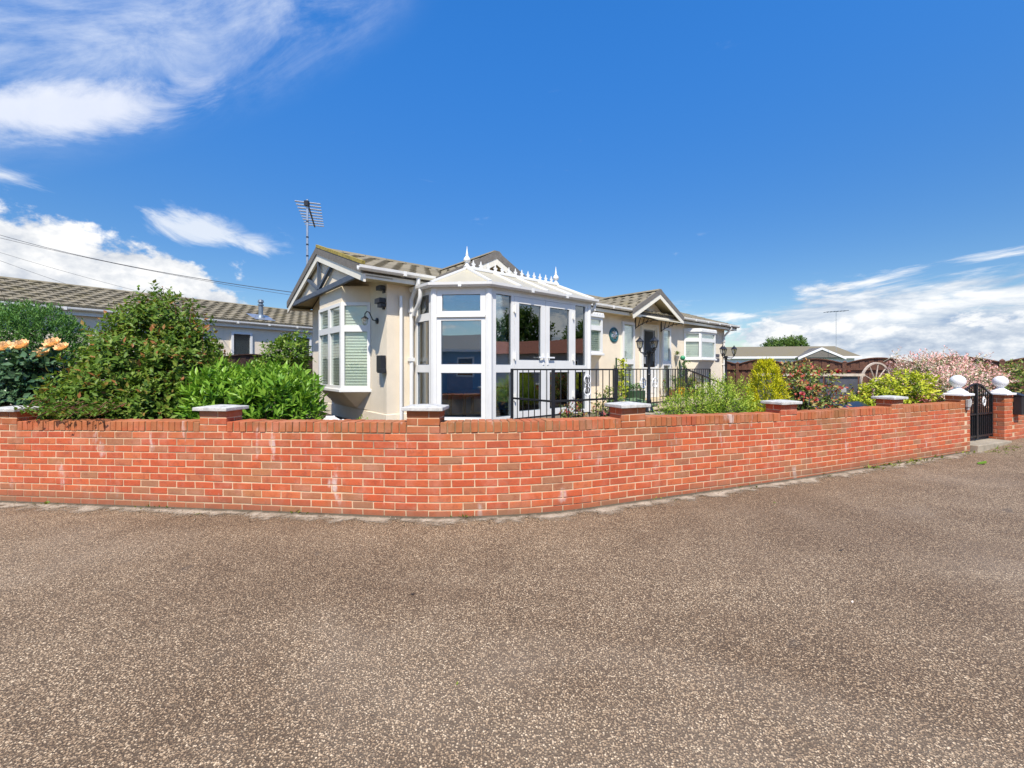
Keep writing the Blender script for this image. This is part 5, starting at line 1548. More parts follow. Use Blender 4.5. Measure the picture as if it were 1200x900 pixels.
# ------------------------------------------------------------------ fences of arched vertical board panels
def fence(name, label, P0, P1, zg, ztop, arch, mat, panel=1.83, front=1):
    P0, P1 = Vector(P0), Vector(P1)
    d = (P1 - P0); L_ = d.length; d.normalize()
    fr = Frame((P0.x, P0.y, 0), (d.x, d.y, 0), (d.y, -d.x, 0))
    root = thing(name, label, 'fence', (P0.x, P0.y, zg))
    n = max(1, int(round(L_ / panel))); pw = L_ / n
    for k in range(n + 1):
        x = k * pw
        m = MB(fr); m.box(x - 0.05, x + 0.05, -0.05, 0.05, zg - 0.2, ztop + 0.05)
        m.pts([(x - 0.06, -0.06, ztop + 0.05), (x + 0.06, -0.06, ztop + 0.05), (x + 0.06, 0.06, ztop + 0.05), (x - 0.06, 0.06, ztop + 0.05), (x, 0, ztop + 0.10)], [(0, 3, 2, 1), (0, 1, 4), (1, 2, 4), (2, 3, 4), (3, 0, 4)])
        m.build('post', mat, root)
    for k in range(n):
        x0, x1 = k * pw + 0.05, (k + 1) * pw - 0.05
        def top(x): u_ = (x - x0) / (x1 - x0); return ztop + arch * math.sin(math.pi * u_)
        m = MB(fr); N_ = 14
        pts = [(x0 + (x1 - x0) * i / N_, 0.012, top(x0 + (x1 - x0) * i / N_) + 0.015) for i in range(N_ + 1)]
        for i in range(N_): m.bar(pts[i], pts[i + 1], 0.055, 0.03)
        for z in (zg + 0.25, (zg + ztop) / 2, ztop - 0.18): m.box(x0, x1, 0.016, 0.045, z - 0.035, z + 0.035)
        pn = m.build('fence_panel', mat, root)
        nb = 14; bw_ = (x1 - x0) / nb
        for j in range(nb):
            a, b = x0 + j * bw_ - 0.006, x0 + (j + 1) * bw_ + 0.006
            y = -0.020 + (0.015 if j % 2 else 0.0)
            MB(fr).pts([(a, y, zg), (b, y, zg), (b, y + 0.014, zg), (a, y + 0.014, zg), (a, y, top(a)), (b, y, top(b)), (b, y + 0.014, top(b)), (a, y + 0.014, top(a))],
                       [(0, 3, 2, 1), (4, 5, 6, 7), (0, 1, 5, 4), (1, 2, 6, 5), (2, 3, 7, 6), (3, 0, 4, 7)]).build('board', mat, pn)
    return root
fence('back_fence', 'brown arched board fence running behind the right hand garden', (7.9, 17.95), (15.4, 8.65), 0.0, 1.62, 0.16, 'fence_wood')
q0 = Vector((-7.88, 10.08)); q1 = Vector((0.574, 0.819))
fence('side_fence', 'dark brown arched fence below the neighbouring windows', tuple(q0 + q1 * -1.3), tuple(q0 + q1 * 4.2), 0.35, 1.68, 0.14, 'fence_wood_dark')

# ------------------------------------------------------------------ distant home on the right, with its own small aerials
RF = Frame((19.6, 41.0, 0), Vector((0.985, -0.17, 0)), Vector((-0.17, -0.985, 0)))
rh = thing('distant_home', 'distant white park home with grey brown roof and small front gable', 'house', RF(6, -1, 0))
MB(RF).box(0.3, 12.6, -4, -0.3, -0.3, 2.5).build('wall', 'white_paint', rh)
m = MB(RF)
m.pts([(-0.3, 0, 2.62), (13.0, 0, 2.62), (11.9, -2.1, 3.66), (0.6, -2.1, 3.66), (-0.3, -4.2, 2.62), (13.0, -4.2, 2.62)], [(0, 1, 2, 3), (1, 5, 2), (5, 4, 3, 2), (4, 0, 3), (0, 4, 5, 1)])
rrf = m.build('roof', 'tile', rh)
MB(RF).box(-0.35, 13.05, 0.0, 0.05, 2.42, 2.62).build('fascia', 'white_paint', rh)
m = MB(RF)
for s in (-1, 1): m.prism([(9.4 + s * 2.0, 0.6, 2.50), (9.4, 0.6, 3.42), (9.4, 0.6, 3.22), (9.4 + s * 2.0, 0.6, 2.30)], (0, 0.06, 0))
m.build('bargeboard', 'white_paint', rh)
MB(RF).prism([(7.5, 0.5, 2.4), (11.3, 0.5, 2.4), (9.4, 0.5, 3.28)], (0, -0.05, 0)).build('gable_wall', 'grey_render', rh)
MB(RF).prism([(7.4, 0.6, 2.50), (9.4, 0.6, 3.42), (11.4, 0.6, 2.50)], (0, -2.5, 0)).build('porch_roof', 'verge', rh)
MB(RF).box(7.7, 11.1, -0.3, 0.3, -0.3, 2.4).build('porch_wall', 'white_paint', rh)
for wx in (1.5, 4.6, 8.6):
    f_ = MB(RF).box(wx, wx + 1.3, (-0.31 if wx < 7 else 0.29), (-0.26 if wx < 7 else 0.34), 1.1, 2.1).build('window', 'upvc', rh)
    MB(RF).box(wx + 0.1, wx + 1.2, (-0.27 if wx < 7 else 0.33), (-0.25 if wx < 7 else 0.35), 1.2, 2.0).build('pane', 'dark_glass', f_)
for lab, x, y, z0, z1 in (('thin television aerial standing beside the cream home gutter', 14.6, 30.0, 1.8, 4.15), ('thin tall television aerial above the distant white home', 29.3, 37.8, 3.0, 6.6)):
    a_ = thing('tv_aerial', lab, 'aerial', (x, y, z0))
    MB().tube([(x, y, z0), (x, y, z1)], 0.018, 6).build('mast', 'galv', a_)
    m = MB(); m.bar((x - 1.0, y, z1 - 0.05), (x + 1.0, y, z1 + 0.1), 0.035, 0.035)
    for k in range(7): m.bar((x - 0.9 + 0.3 * k, y - 0.3, z1 + 0.02 * k - 0.04), (x - 0.9 + 0.3 * k, y + 0.3, z1 + 0.02 * k - 0.04), 0.04, 0.04)
    m.build('boom', 'lead', a_)
# ------------------------------------------------------------------ trees far behind
def tree(name, label, base, h, blobs, n, leaf, L, W, seed, group=None, trunk_r=0.18):
    root = thing(name, label, 'tree', base, group)
    m = MB(); b = Vector(base)
    zc = min(bl[2] for bl in blobs)
    m.tube([tuple(b), tuple(b + Vector((0.1, 0, h * 0.3))), (b.x, b.y, zc)], [trunk_r, trunk_r * 0.8, trunk_r * 0.55], 9)
    for bl in blobs:
        m.tube([(b.x, b.y, b.z + h * 0.3), (b.x * .5 + bl[0] * .5, b.y * .5 + bl[1] * .5, zc), (bl[0], bl[1], bl[2])], [trunk_r * 0.5, trunk_r * 0.35, trunk_r * 0.1], 6)
    m.build('trunk', 'trunk', root, smooth=True)
    P, O = blob_points(blobs, n, shell=0.5, lump=0.22, seed=seed)
    sprig_leaves('crown', P, O, leaf, root, k=6, slen=L * 1.8, L=L, W=W, up=0.2, seed=seed + 1, jit=1.0)
    return root
tree('broadleaf_tree', 'dark green round tree showing above the distant white home roof', (33.5, 52, 0), 5, [(33.0, 52, 4.2, 1.6, 1.4, 1.0), (35.0, 52, 4.3, 1.6, 1.4, 1.1), (34.0, 52.5, 3.6, 2.2, 1.6, 1.2)], 1500, 'leaf_tree', 0.22, 0.12, 51)
def conifer(name, label, base, h, r, n, seed):
    root = thing(name, label, 'tree', base)
    b = Vector(base)
    m = MB(); m.tube([tuple(b), tuple(b + Vector((0, 0, h)))], [0.16, 0.02], 8); m.build('trunk', 'trunk', root, smooth=True)
    g = np.random.default_rng(seed)
    P, D = [], []
    for k in range(15):
        z = h * (0.15 + 0.82 * k / 14); rr_ = r * (1 - k / 15.5) * (0.85 + 0.3 * g.random())
        nb = 9
        for j in range(nb):
            a = 2 * math.pi * (j + g.random() * .7) / nb
            m_ = max(3, int(n / 130 * rr_ / r) + 3)
            t = g.random(m_) ** 0.7
            P.append(np.stack([b.x + np.cos(a) * rr_ * t, b.y + np.sin(a) * rr_ * t, b.z + z + 0.12 * rr_ * np.sin(t * 3) - 0.15 * t * rr_ + g.normal(size=m_) * .03], 1))
            D.append(np.tile([np.cos(a), np.sin(a), -0.1], (m_, 1)) + g.normal(size=(m_, 3)) * .5)
    sprig_leaves('crown', np.concatenate(P), np.concatenate(D), 'leaf_cedar', root, k=6, slen=0.20, L=0.13, W=0.05, up=0.0, seed=seed)
    return root
conifer('conifer_tree', 'dark blue green conifer with flat branches beyond the right fence', (27.6, 20.6, 0), 3.3, 1.6, 2200, 61)

# ------------------------------------------------------------------ overhead cables
def cable(label, p, q, sag, r=0.012):
    p, q = Vector(p), Vector(q); n = 24
    m = MB(); m.tube([tuple(p.lerp(q, i / n) - Vector((0, 0, sag * 4 * (i / n) * (1 - i / n)))) for i in range(n + 1)], r, 5)
    tag(m.build('overhead_cable', 'cable', smooth=True), label, 'cable', 'overhead cables on the left')
cable('upper thick overhead cable running to the cream home gable', (-22, 16.0, 7.35), (-5.0, 9.62, 3.20), 0.30, 0.008)
cable('thinner overhead cable just below the thick one, ending behind the neighbouring roof', (-22, 16.0, 7.05), (-7.2, 17.6, 4.25), 0.25, 0.008)
cable('upper one of two faint cables crossing the big cloud above the hedge', (-22, 16.0, 6.65), (-15.5, 19.0, 4.6), 0.10, 0.006)
cable('lower one of two faint cables crossing the big cloud above the hedge', (-22, 16.0, 6.5), (-16.9, 18.6, 4.3), 0.10, 0.006)

# ------------------------------------------------------------------ planting behind the left hand wall
def shrub(name, label, blobs, n, leaf, base, k=6, L=0.06, W=0.028, slen=0.12, up=0.5, spread=0.9, seed=1, stem='stem', group=None, shell=0.3, lump=0.14, zmin=0.45, cat='shrub', **kw):
    root = thing(name, label, cat, base, group)
    P, O = blob_points(blobs, n, shell, lump, seed, zmin)
    sprig_leaves('foliage', P, O, leaf, root, k=k, slen=slen, L=L, W=W, up=up, spread=spread, seed=seed + 1, **kw)
    # inner leaves fill the bush; their darker colour paints in the shade inside
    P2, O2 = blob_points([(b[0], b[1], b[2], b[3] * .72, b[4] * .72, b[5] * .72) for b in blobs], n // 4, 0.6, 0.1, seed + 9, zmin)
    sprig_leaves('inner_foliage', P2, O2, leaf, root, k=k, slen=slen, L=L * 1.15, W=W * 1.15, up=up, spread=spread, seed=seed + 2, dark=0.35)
    g = random.Random(seed)
    tips = [(b[0] + g.uniform(-.5, .5) * b[3], b[1] + g.uniform(-.5, .5) * b[4], b[2] + g.uniform(0, .6) * b[5]) for b in blobs for _ in range(5)]
    twigs('stem', base, tips, stem, root, 0.018, 0.004, seed)
    return root
def shoots(root, specs, leaf, stem, L=0.06, W=0.026, seed=1, red=0.65):
    """long bare shoots with paired leaves: (x,y,z0,x1,y1,z1)"""
    g = np.random.default_rng(seed)
    m = MB(); P, D, Nn, RR = [], [], [], []
    for (x, y, z, x1, y1, z1) in specs:
        a, b = np.array([x, y, z]), np.array([x1, y1, z1])
        mid = (a + b) / 2 + g.normal(size=3) * 0.03
        MB().tube([tuple(a), tuple(mid), tuple(b)], [0.007, 0.005, 0.002], 5).build('shoot', stem, root, smooth=True)
        n = int(np.linalg.norm(b - a) / 0.028)
        for i in range(n):
            t = (i + 1) / n; p = (1 - t) ** 2 * a + 2 * t * (1 - t) * mid + t * t * b
            ang = i * 2.4 + g.random(); r_ = np.array([np.cos(ang), np.sin(ang), 0.35 + 0.7 * t])
            P.append(p); D.append(r_); Nn.append(np.array([-np.cos(ang) * .5, -np.sin(ang) * .5, 1.0])); RR.append(0.35 + red * t * t + g.normal() * .12)
    P, D, Nn, RR = map(np.array, (P, D, Nn, RR))
    s = 1.0 - 0.35 * np.clip(RR, 0, 1)
    leaves('shoot_leaves', P, D, Nn, L * s, W * s, RR, leaf, root)

ph = shrub('glossy_shrub', 'big dark green glossy shrub with reddish shoot tips overhanging the wall', [
    (-5.10, 5.85, 1.25, 0.80, 0.80, 0.78), (-5.62, 5.75, 1.02, 0.40, 0.55, 0.55), (-4.58, 5.75, 1.15, 0.50, 0.58, 0.62), (-5.05, 6.0, 1.92, 0.52, 0.50, 0.58),
    (-5.25, 5.35, 0.95, 0.58, 0.48, 0.45), (-4.62, 5.35, 0.90, 0.46, 0.42, 0.42), (-4.55, 5.9, 1.62, 0.36, 0.40, 0.42), (-5.45, 6.0, 1.6, 0.40, 0.45, 0.42)],
    2600, 'leaf_photinia', (-5.0, 5.95, 0.48), k=6, L=0.080, W=0.038, slen=0.15, up=0.55, seed=101, tip=0.34, stem='stem_red', shell=0.42, lump=0.19, zmin=0.80)
rs = random.Random(5)
sp = []
for (x, y, z, hh) in [(-5.05, 6.0, 2.2, 0.42), (-4.95, 5.95, 2.2, 0.38), (-5.22, 6.05, 2.15, 0.36), (-4.82, 6.0, 2.2, 0.30), (-5.45, 5.9, 1.9, 0.34), (-5.75, 5.9, 1.75, 0.30), (-4.5, 5.9, 1.95, 0.32), (-4.35, 5.85, 1.8, 0.28),
                     (-5.75, 5.8, 1.55, 0.30), (-4.55, 5.95, 2.05, 0.32), (-4.25, 5.75, 1.6, 0.22), (-5.9, 5.8, 1.4, 0.3), (-5.3, 5.9, 2.1, 0.34), (-4.68, 6.0, 2.1, 0.36), (-5.6, 5.95, 1.85, 0.36)]:
    sp.append((x, y, z, x + rs.uniform(-.07, .07), y + rs.uniform(-.05, .05), z + hh))
for k in range(26):
    x = rs.uniform(-6.1, -4.1)
    sp.append((x, 5.45, rs.uniform(1.0, 1.7), x + rs.uniform(-.12, .12), 5.45 - rs.uniform(.05, .2), rs.uniform(1.75, 1.95) if False else 0))
sp = [s for s in sp if s[5] > 0.5]
shoots(ph, sp, 'leaf_photinia', 'stem_red', seed=6)
hang = []
for k in range(26):
    x = -5.55 + 1.05 * k / 25 + rs.uniform(-.05, .05)
    yw = 4.06 - 0.154 * (x + 0.853)
    hang.append((x, yw + 0.22, 0.98 + rs.uniform(0, .12), x + rs.uniform(-.06, .06), yw - 0.05 - rs.uniform(0, .07), 0.90 + rs.uniform(-.03, .10)))
shoots(ph, hang, 'leaf_photinia', 'stem_red', L=0.080, W=0.038, seed=8, red=0.15)

shrub('laurel_shrub', 'bright fresh green laurel shrub with upright shoots behind the wall', [
    (-3.62, 5.45, 0.98, 0.46, 0.45, 0.36), (-3.12, 5.45, 0.95, 0.44, 0.42, 0.36), (-2.82, 5.55, 0.88, 0.26, 0.34, 0.28), (-3.35, 5.6, 1.12, 0.42, 0.40, 0.30), (-3.9, 5.6, 1.05, 0.34, 0.38, 0.42), (-3.05, 5.7, 1.15, 0.34, 0.34, 0.26)],
    620, 'leaf_laurel', (-3.25, 5.6, 0.48), k=7, L=0.115, W=0.036, slen=0.15, up=0.95, spread=0.62, seed=121, tip=0.5, shell=0.3, zmin=0.72, droop=0.08)
shrub('evergreen_shrub', 'upright green shrub close against the gable bay window', [
    (-3.95, 7.15, 1.45, 0.36, 0.36, 0.50), (-3.72, 7.10, 1.70, 0.26, 0.28, 0.34), (-4.15, 7.2, 1.30, 0.34, 0.3, 0.40), (-3.75, 7.0, 1.2, 0.36, 0.3, 0.45)],
    700, 'leaf_upright', (-3.9, 7.2, 0.48), k=6, L=0.065, W=0.034, slen=0.12, up=0.8, seed=131, zmin=0.6)
shrub('conifer_hedge', 'dense dark green clipped conifer hedge behind the roses', [
    (-8.55, 7.35, 1.70, 0.85, 0.60, 0.85), (-7.85, 7.25, 1.45, 0.62, 0.52, 0.90), (-9.4, 7.4, 1.7, 0.9, 0.6, 0.95), (-8.2, 7.2, 2.05, 0.55, 0.45, 0.50)],
    3600, 'leaf_hedge', (-8.4, 7.4, 0.48), k=7, L=0.065, W=0.020, slen=0.14, up=0.9, spread=0.5, seed=141, lump=0.08, cat='hedge', tip=0.5)
rb_ = shrub('rose_bush', 'rose bush with glossy leaves and peach coloured blooms behind the end pier', [
    (-6.45, 5.55, 0.95, 0.36, 0.34, 0.42), (-6.85, 5.6, 1.0, 0.42, 0.36, 0.50), (-6.62, 5.5, 1.35, 0.34, 0.28, 0.30), (-6.3, 5.55, 1.45, 0.26, 0.24, 0.22)],
    560, 'leaf_rose', (-6.6, 5.6, 0.48), k=5, L=0.085, W=0.056, slen=0.14, up=0.35, seed=151, zmin=0.7)
def rose(root, c, r, mat, seed, tilt=(0, -0.3, 1)):
    g = np.random.default_rng(seed)
    P, D, Nn, LL, WW = [], [], [], [], []
    ax = np.array(tilt, float); ax /= np.linalg.norm(ax)
    e1 = np.cross(ax, [0.3, 1, 0.2]); e1 /= np.linalg.norm(e1); e2 = np.cross(ax, e1)
    for lay, (cnt, open_, sz) in enumerate(((5, 0.25, 0.75), (7, 0.7, 0.95), (9, 1.25, 1.1), (9, 1.9, 1.15))):
        for j in range(cnt):
            a = 2 * math.pi * (j + 0.4 * lay) / cnt + g.normal() * .15
            rad = e1 * math.cos(a) + e2 * math.sin(a)
            P.append(np.array(c) - ax * r * 0.35 + rad * r * 0.10 * lay); D.append(ax * 1.0 + rad * open_); Nn.append(ax * 0.7 - rad)
            LL.append(r * sz * 0.95); WW.append(r * sz * 1.05)
    n = len(P)
    return leaves('bloom', np.array(P), np.array(D), np.array(Nn), np.array(LL), np.array(WW), g.random(n), mat, root, fold=0.22, droop=-0.10)
for i, (x, y, z) in enumerate([(-6.62, 5.45, 1.74), (-6.38, 5.42, 1.76), (-6.18, 5.62, 1.80), (-6.20, 5.50, 1.66), (-6.55, 5.15, 1.47), (-5.98, 5.55, 1.74), (-6.95, 5.5, 1.7)]):
    rose(rb_, (x, y, z), 0.085 if i < 5 else 0.07, 'peach', 160 + i, tilt=(0.1, -0.75, 0.8))
    MB().tube([(x, y, z - 0.03), (x - 0.02, y + 0.05, z - 0.3), (-6.5, 5.55, 1.0)], [0.006, 0.007, 0.009], 5).build('stem', 'stem', rb_)
# white quartz rocks at the foot of the gable
def rock(label, c, r, seed):
    g = random.Random(seed)
    bm = bmesh.new(); bmesh.ops.create_icosphere(bm, subdivisions=3, radius=1.0)
    off = [Vector((g.gauss(0, 1), g.gauss(0, 1), g.gauss(0, 1))).normalized() for _ in range(9)]
    for v in bm.verts:
        n = v.co.normalized(); k = 1.0
        for o_ in off: k -= 0.12 * max(0, n.dot(o_) - 0.55) * 2.0
        k += 0.10 * math.sin(7 * n.x + seed) * math.sin(6 * n.y) + 0.05 * math.sin(15 * n.z + n.x * 9)
        v.co = Vector((n.x * r[0], n.y * r[1], n.z * r[2])) * k
    me = bpy.data.meshes.new('rock'); bm.to_mesh(me); bm.free(); me.materials.append(MATS['rock_white'])
    o = bpy.data.objects.new('rock', me); o.location = c; COL.objects.link(o); tag(o, label, 'rock', 'white garden rocks'); return o
rock('largest white quartz rock beside the laurel below the bay window', (-2.36, 5.50, 0.68), (0.16, 0.13, 0.18), 1)
rock('small white quartz rock leaning in front of the large one', (-2.50, 5.36, 0.66), (0.11, 0.10, 0.13), 2)
rock('small white quartz rock on the gable side of the large one', (-2.22, 5.52, 0.66), (0.10, 0.09, 0.13), 3)
shrub('low_plant', 'low light green tuft at the foot of the cream gable wall', [(-2.02, 5.55, 0.62, 0.16, 0.12, 0.16)], 60, 'leaf_spirea', (-2.02, 5.55, 0.5), k=5, L=0.04, W=0.015, slen=0.07, up=1.0, seed=171, cat='plant')

# ------------------------------------------------------------------ planting behind the right hand wall
shrub('spirea_shrub', 'loose bright green feathery shrub between the railing and the golden conifer', [
    (2.75, 6.35, 0.86, 0.40, 0.36, 0.28), (3.20, 6.35, 0.95, 0.42, 0.38, 0.34), (3.42, 6.55, 0.90, 0.30, 0.30, 0.32), (2.45, 6.2, 0.78, 0.28, 0.26, 0.22), (3.1, 6.0, 0.80, 0.5, 0.3, 0.24)],
    1100, 'leaf_spirea', (3.05, 6.35, 0.48), k=8, L=0.042, W=0.013, slen=0.15, up=0.7, spread=0.6, seed=201, tip=0.5, lump=0.22, shell=0.45, zmin=0.6)
gc = thing('golden_conifer', 'small cone shaped golden yellow conifer behind the brick wall', 'conifer', (3.92, 6.45, 0.48))
MB().tube([(3.92, 6.45, 0.45), (3.92, 6.45, 1.4)], [0.035, 0.01], 7).build('trunk', 'trunk', gc)
g = np.random.default_rng(211)
nn = 1250
zz = g.random(nn) ** 1.25; aa = g.random(nn) * 2 * np.pi
lob = 1 + 0.16 * np.sin(aa * 5 + zz * 9) + 0.08 * np.sin(aa * 11 - zz * 20)
rr0 = (0.31 * np.sqrt(np.clip(1 - zz, 0, 1)) * (0.9 + 0.1 * zz) + 0.015) * lob * (1 - 0.35 * g.random(nn) ** 2)
P = np.stack([3.92 + np.cos(aa) * rr0, 6.45 + np.sin(aa) * rr0, 0.55 + zz * 0.98], 1)
O = np.stack([np.cos(aa), np.sin(aa), np.full(nn, 0.9)], 1)
sprig_leaves('foliage', P, O, 'leaf_gold', gc, k=8, slen=0.13, L=0.045, W=0.012, up=0.7, spread=0.45, seed=212, tip=0.55)
def climbing_rose():
    o = shrub('climbing_rose', 'open rose shrub with mixed red and green leaves and few coral blooms', [
        (4.90, 7.3, 1.10, 0.42, 0.30, 0.36), (5.35, 7.35, 1.22, 0.40, 0.30, 0.30), (5.05, 7.25, 0.80, 0.45, 0.28, 0.25), (5.45, 7.3, 0.90, 0.34, 0.25, 0.30), (5.10, 7.4, 1.40, 0.42, 0.25, 0.16)],
        360, 'leaf_redgreen', (5.1, 7.4, 0.48), k=5, L=0.062, W=0.036, slen=0.16, up=0.4, seed=221, tip=0.55, shell=0.7, lump=0.25, zmin=0.6)
    for i, (x, y, z) in enumerate([(4.86, 7.0, 1.03), (5.12, 7.05, 0.93), (5.0, 7.05, 1.12), (5.58, 7.15, 1.40), (5.30, 7.0, 0.72)]):
        rose(o, (x, y, z), 0.038, 'pink_petal' if i != 3 else 'red_petal', 230 + i, tilt=(-0.3, -0.8, 0.6))
climbing_rose()
shrub('golden_shrub', 'rounded yellow green shrub in front of the left cartwheel', [
    (7.1, 8.1, 0.85, 0.50, 0.45, 0.36), (7.5, 8.0, 1.03, 0.45, 0.45, 0.34), (6.7, 8.0, 0.66, 0.40, 0.40, 0.28), (7.8, 8.2, 0.95, 0.42, 0.4, 0.38)],
    800, 'leaf_goldleaf', (7.2, 8.1, 0.3), k=6, L=0.062, W=0.034, slen=0.12, up=0.6, seed=241, tip=0.5, zmin=0.3, lump=0.2)
dw = shrub('dappled_willow', 'pink and cream dappled willow shrub spilling over the gate pier', [
    (8.9, 9.1, 1.15, 0.62, 0.5, 0.50), (9.6, 9.0, 1.05, 0.55, 0.5, 0.45), (8.4, 9.0, 0.95, 0.45, 0.45, 0.45), (9.2, 9.1, 1.45, 0.70, 0.5, 0.30), (9.95, 8.9, 1.25, 0.40, 0.4, 0.26), (8.8, 8.7, 0.8, 0.5, 0.4, 0.4), (8.25, 8.1, 1.12, 0.34, 0.26, 0.26), (8.75, 8.2, 1.25, 0.36, 0.26, 0.22)],
    1250, 'leaf_willow', (9.1, 9.1, 0.05), k=8, L=0.060, W=0.019, slen=0.20, up=0.6, spread=0.6, seed=251, tip=0.75, zmin=0.3, shell=0.5, lump=0.22)
sp = []
for k in range(46):
    x = rs.uniform(8.2, 10.1); z = rs.uniform(1.35, 1.7)
    sp.append((x, 9.0 + rs.uniform(-.2, .3), z, x + rs.uniform(-.25, .25), 9.0 + rs.uniform(-.3, .3), z + rs.uniform(.12, .30)))
shoots(dw, sp, 'leaf_willow', 'wheel_wood', L=0.085, W=0.030, seed=9)
fp = thing('flowering_plant', 'low pink flowering plant behind the wall beside the gate pier', 'plant', (7.85, 8.0, 0.3))
foliage_at(fp, (7.75, 7.9, 0.62), 0.24, 90, 'leaf_redgreen', seed=261)
foliage_at(fp, (7.75, 7.85, 0.72), 0.24, 150, 'flower_pink', k=5, L=0.045, W=0.035, slen=0.05, seed=263, name='flowers')
shrub('rose_shrub', 'dark reddish green shrub with pale blooms behind the far gate pier', [
    (11.5, 9.6, 1.10, 0.7, 0.5, 0.45), (12.2, 9.4, 1.15, 0.6, 0.5, 0.5), (11.0, 9.8, 1.25, 0.5, 0.4, 0.35), (12.9, 9.5, 1.0, 0.6, 0.5, 0.5)],
    520, 'leaf_redgreen', (11.8, 9.6, 0.05), k=6, L=0.075, W=0.04, slen=0.16, up=0.5, seed=271, zmin=0.2, dark=0.08)

# cartwheels
def wheel(label, c, r, yaw, lean):
    root = thing('cart_wheel', label, 'wheel', (c[0], c[1], c[2] - r), 'old cartwheels among the shrubs')
    fr = Frame(c, (math.cos(yaw), math.sin(yaw), 0), Vector((-math.sin(yaw), math.cos(yaw), 0)), Vector((math.sin(yaw) * lean, -math.cos(yaw) * lean, 1)).normalized())
    m = MB(fr); n = 36
    sec = [(-0.02, -0.02), (0.02, -0.02), (0.02, 0.02), (-0.02, 0.02)]
    ps = []
    for i in range(n):
        t_ = 2 * math.pi * i / n
        for dr_, dy_ in sec: ps.append(((r + dr_) * math.cos(t_), dy_, (r + dr_) * math.sin(t_)))
    m.pts(ps, [(i * 4 + k, ((i + 1) % n) * 4 + k, ((i + 1) % n) * 4 + (k + 1) % 4, i * 4 + (k + 1) % 4) for i in range(n) for k in range(4)])
    m.build('rim', 'wheel_wood', root)
    for k in range(10):
        t_ = 2 * math.pi * k / 10 + 0.2
        MB(fr).tube([(0.05 * math.cos(t_), 0, 0.05 * math.sin(t_)), (r * 0.5 * math.cos(t_), 0, r * 0.5 * math.sin(t_)), ((r - 0.02) * math.cos(t_), 0, (r - 0.02) * math.sin(t_))], [0.014, 0.016, 0.012], 7).build('spoke', 'wheel_wood', root, smooth=True)
    m = MB(Frame(c, fr.ex, fr.ez, fr.ey)); m.lathe([(0.06, -0.09), (0.085, -0.05), (0.09, 0.05), (0.06, 0.09)], n=14); m.build('hub', 'wheel_wood', root, smooth=True)
    return root
wheel('weathered wooden cartwheel behind the yellow green shrub', (8.95, 10.3, 1.12), 0.47, 0.25, 0.06)
wheel('weathered wooden cartwheel half hidden by the pink willow', (11.3, 10.45, 1.14), 0.46, -0.1, 0.06)

# dark screen panels behind the rose, stone ornament, brick plinth and covered heap
scr = thing('screen_panels', 'dark slate coloured garden screen behind the climbing rose', 'screen', (5.6, 8.5, 0.4))
for k in range(3):
    MB(Frame((5.05 + 0.62 * k, 8.6 - 0.1 * k, 0), (0.98, -0.16, 0), (-0.16, -0.98, 0))).box(0, 0.58, -0.02, 0.02, 0.40, 1.30).build('panel', 'slate_panel', scr)
MB(Frame((5.05, 8.6, 0), (0.98, -0.16, 0), (-0.16, -0.98, 0))).box(-0.05, 1.95, -0.05, 0.06, 1.30, 1.35).build('top_rail', 'wheel_wood', scr)
so = thing('stone_ornament', 'stacked grey stone garden ornament beside the fence post', 'ornament', (6.55, 8.55, 0.35))
m = MB(Frame((6.55, 8.55, 0.35), (0.9, -0.43, 0), (0.43, 0.9, 0)))
for (w, z0, z1) in ((0.17, 0, 0.10), (0.10, 0.10, 0.38), (0.16, 0.38, 0.46), (0.11, 0.46, 0.62), (0.19, 0.62, 0.70)):
    m.box(-w, w, -w, w, z0, z1)
m.pts([(-0.2, -0.2, 0.70), (0.2, -0.2, 0.70), (0.2, 0.2, 0.70), (-0.2, 0.2, 0.70), (0, 0, 0.86)], [(0, 3, 2, 1), (0, 1, 4), (1, 2, 4), (2, 3, 4), (3, 0, 4)])
m.build('ornament_body', 'grey_stone', so, bevel=0.012)
bp = thing('brick_plinth', 'short red brick plinth below the fence behind the black cover', 'plinth', (7.35, 9.0, 0.2))
MB(Frame((7.35, 9.0, 0), (1, 0, 0), (0, 1, 0))).box(-0.15, 0.15, -0.15, 0.15, 0.1, 0.97).build('mortar', 'mortar', bp)
for r in range(11):
    for k in range(4):
        ang = k * math.pi / 2; tx = Vector((math.cos(ang), math.sin(ang))); ox = Vector((tx.y, -tx.x))
        place(random.choice(STRETCH), 'brick', bp, Vector((7.35, 9.0)) + ox * 0.158 + tx * (0.05 if r % 2 else -0.05), tx, 0.18 + r * COURSE)
cv = thing('covered_seat', 'low glossy black plastic cover lying behind the wall', 'cover', (6.1, 7.65, 0.4))
m = MB(Frame((6.1, 7.65, 0.38), (0.9, 0.43, 0), (-0.43, 0.9, 0)))
ps = []; NX, NY = 16, 8
for j in range(NY + 1):
    for i in range(NX + 1):
        x = (i / NX - 0.5) * 1.15; y = (j / NY - 0.5) * 0.55
        e = (1 - (2 * x / 1.15) ** 4) * (1 - (2 * y / 0.55) ** 4)
        ps.append((x, y, 0.30 + 0.16 * e + 0.03 * math.sin(9 * x + 3) * math.sin(11 * y) * e))
m.pts(ps, [(j * (NX + 1) + i, j * (NX + 1) + i + 1, (j + 1) * (NX + 1) + i + 1, (j + 1) * (NX + 1) + i) for j in range(NY) for i in range(NX)])
m.box(-0.56, 0.56, -0.265, 0.265, 0.0, 0.305)
m.build('cover', 'glossy_black', cv, smooth=True)

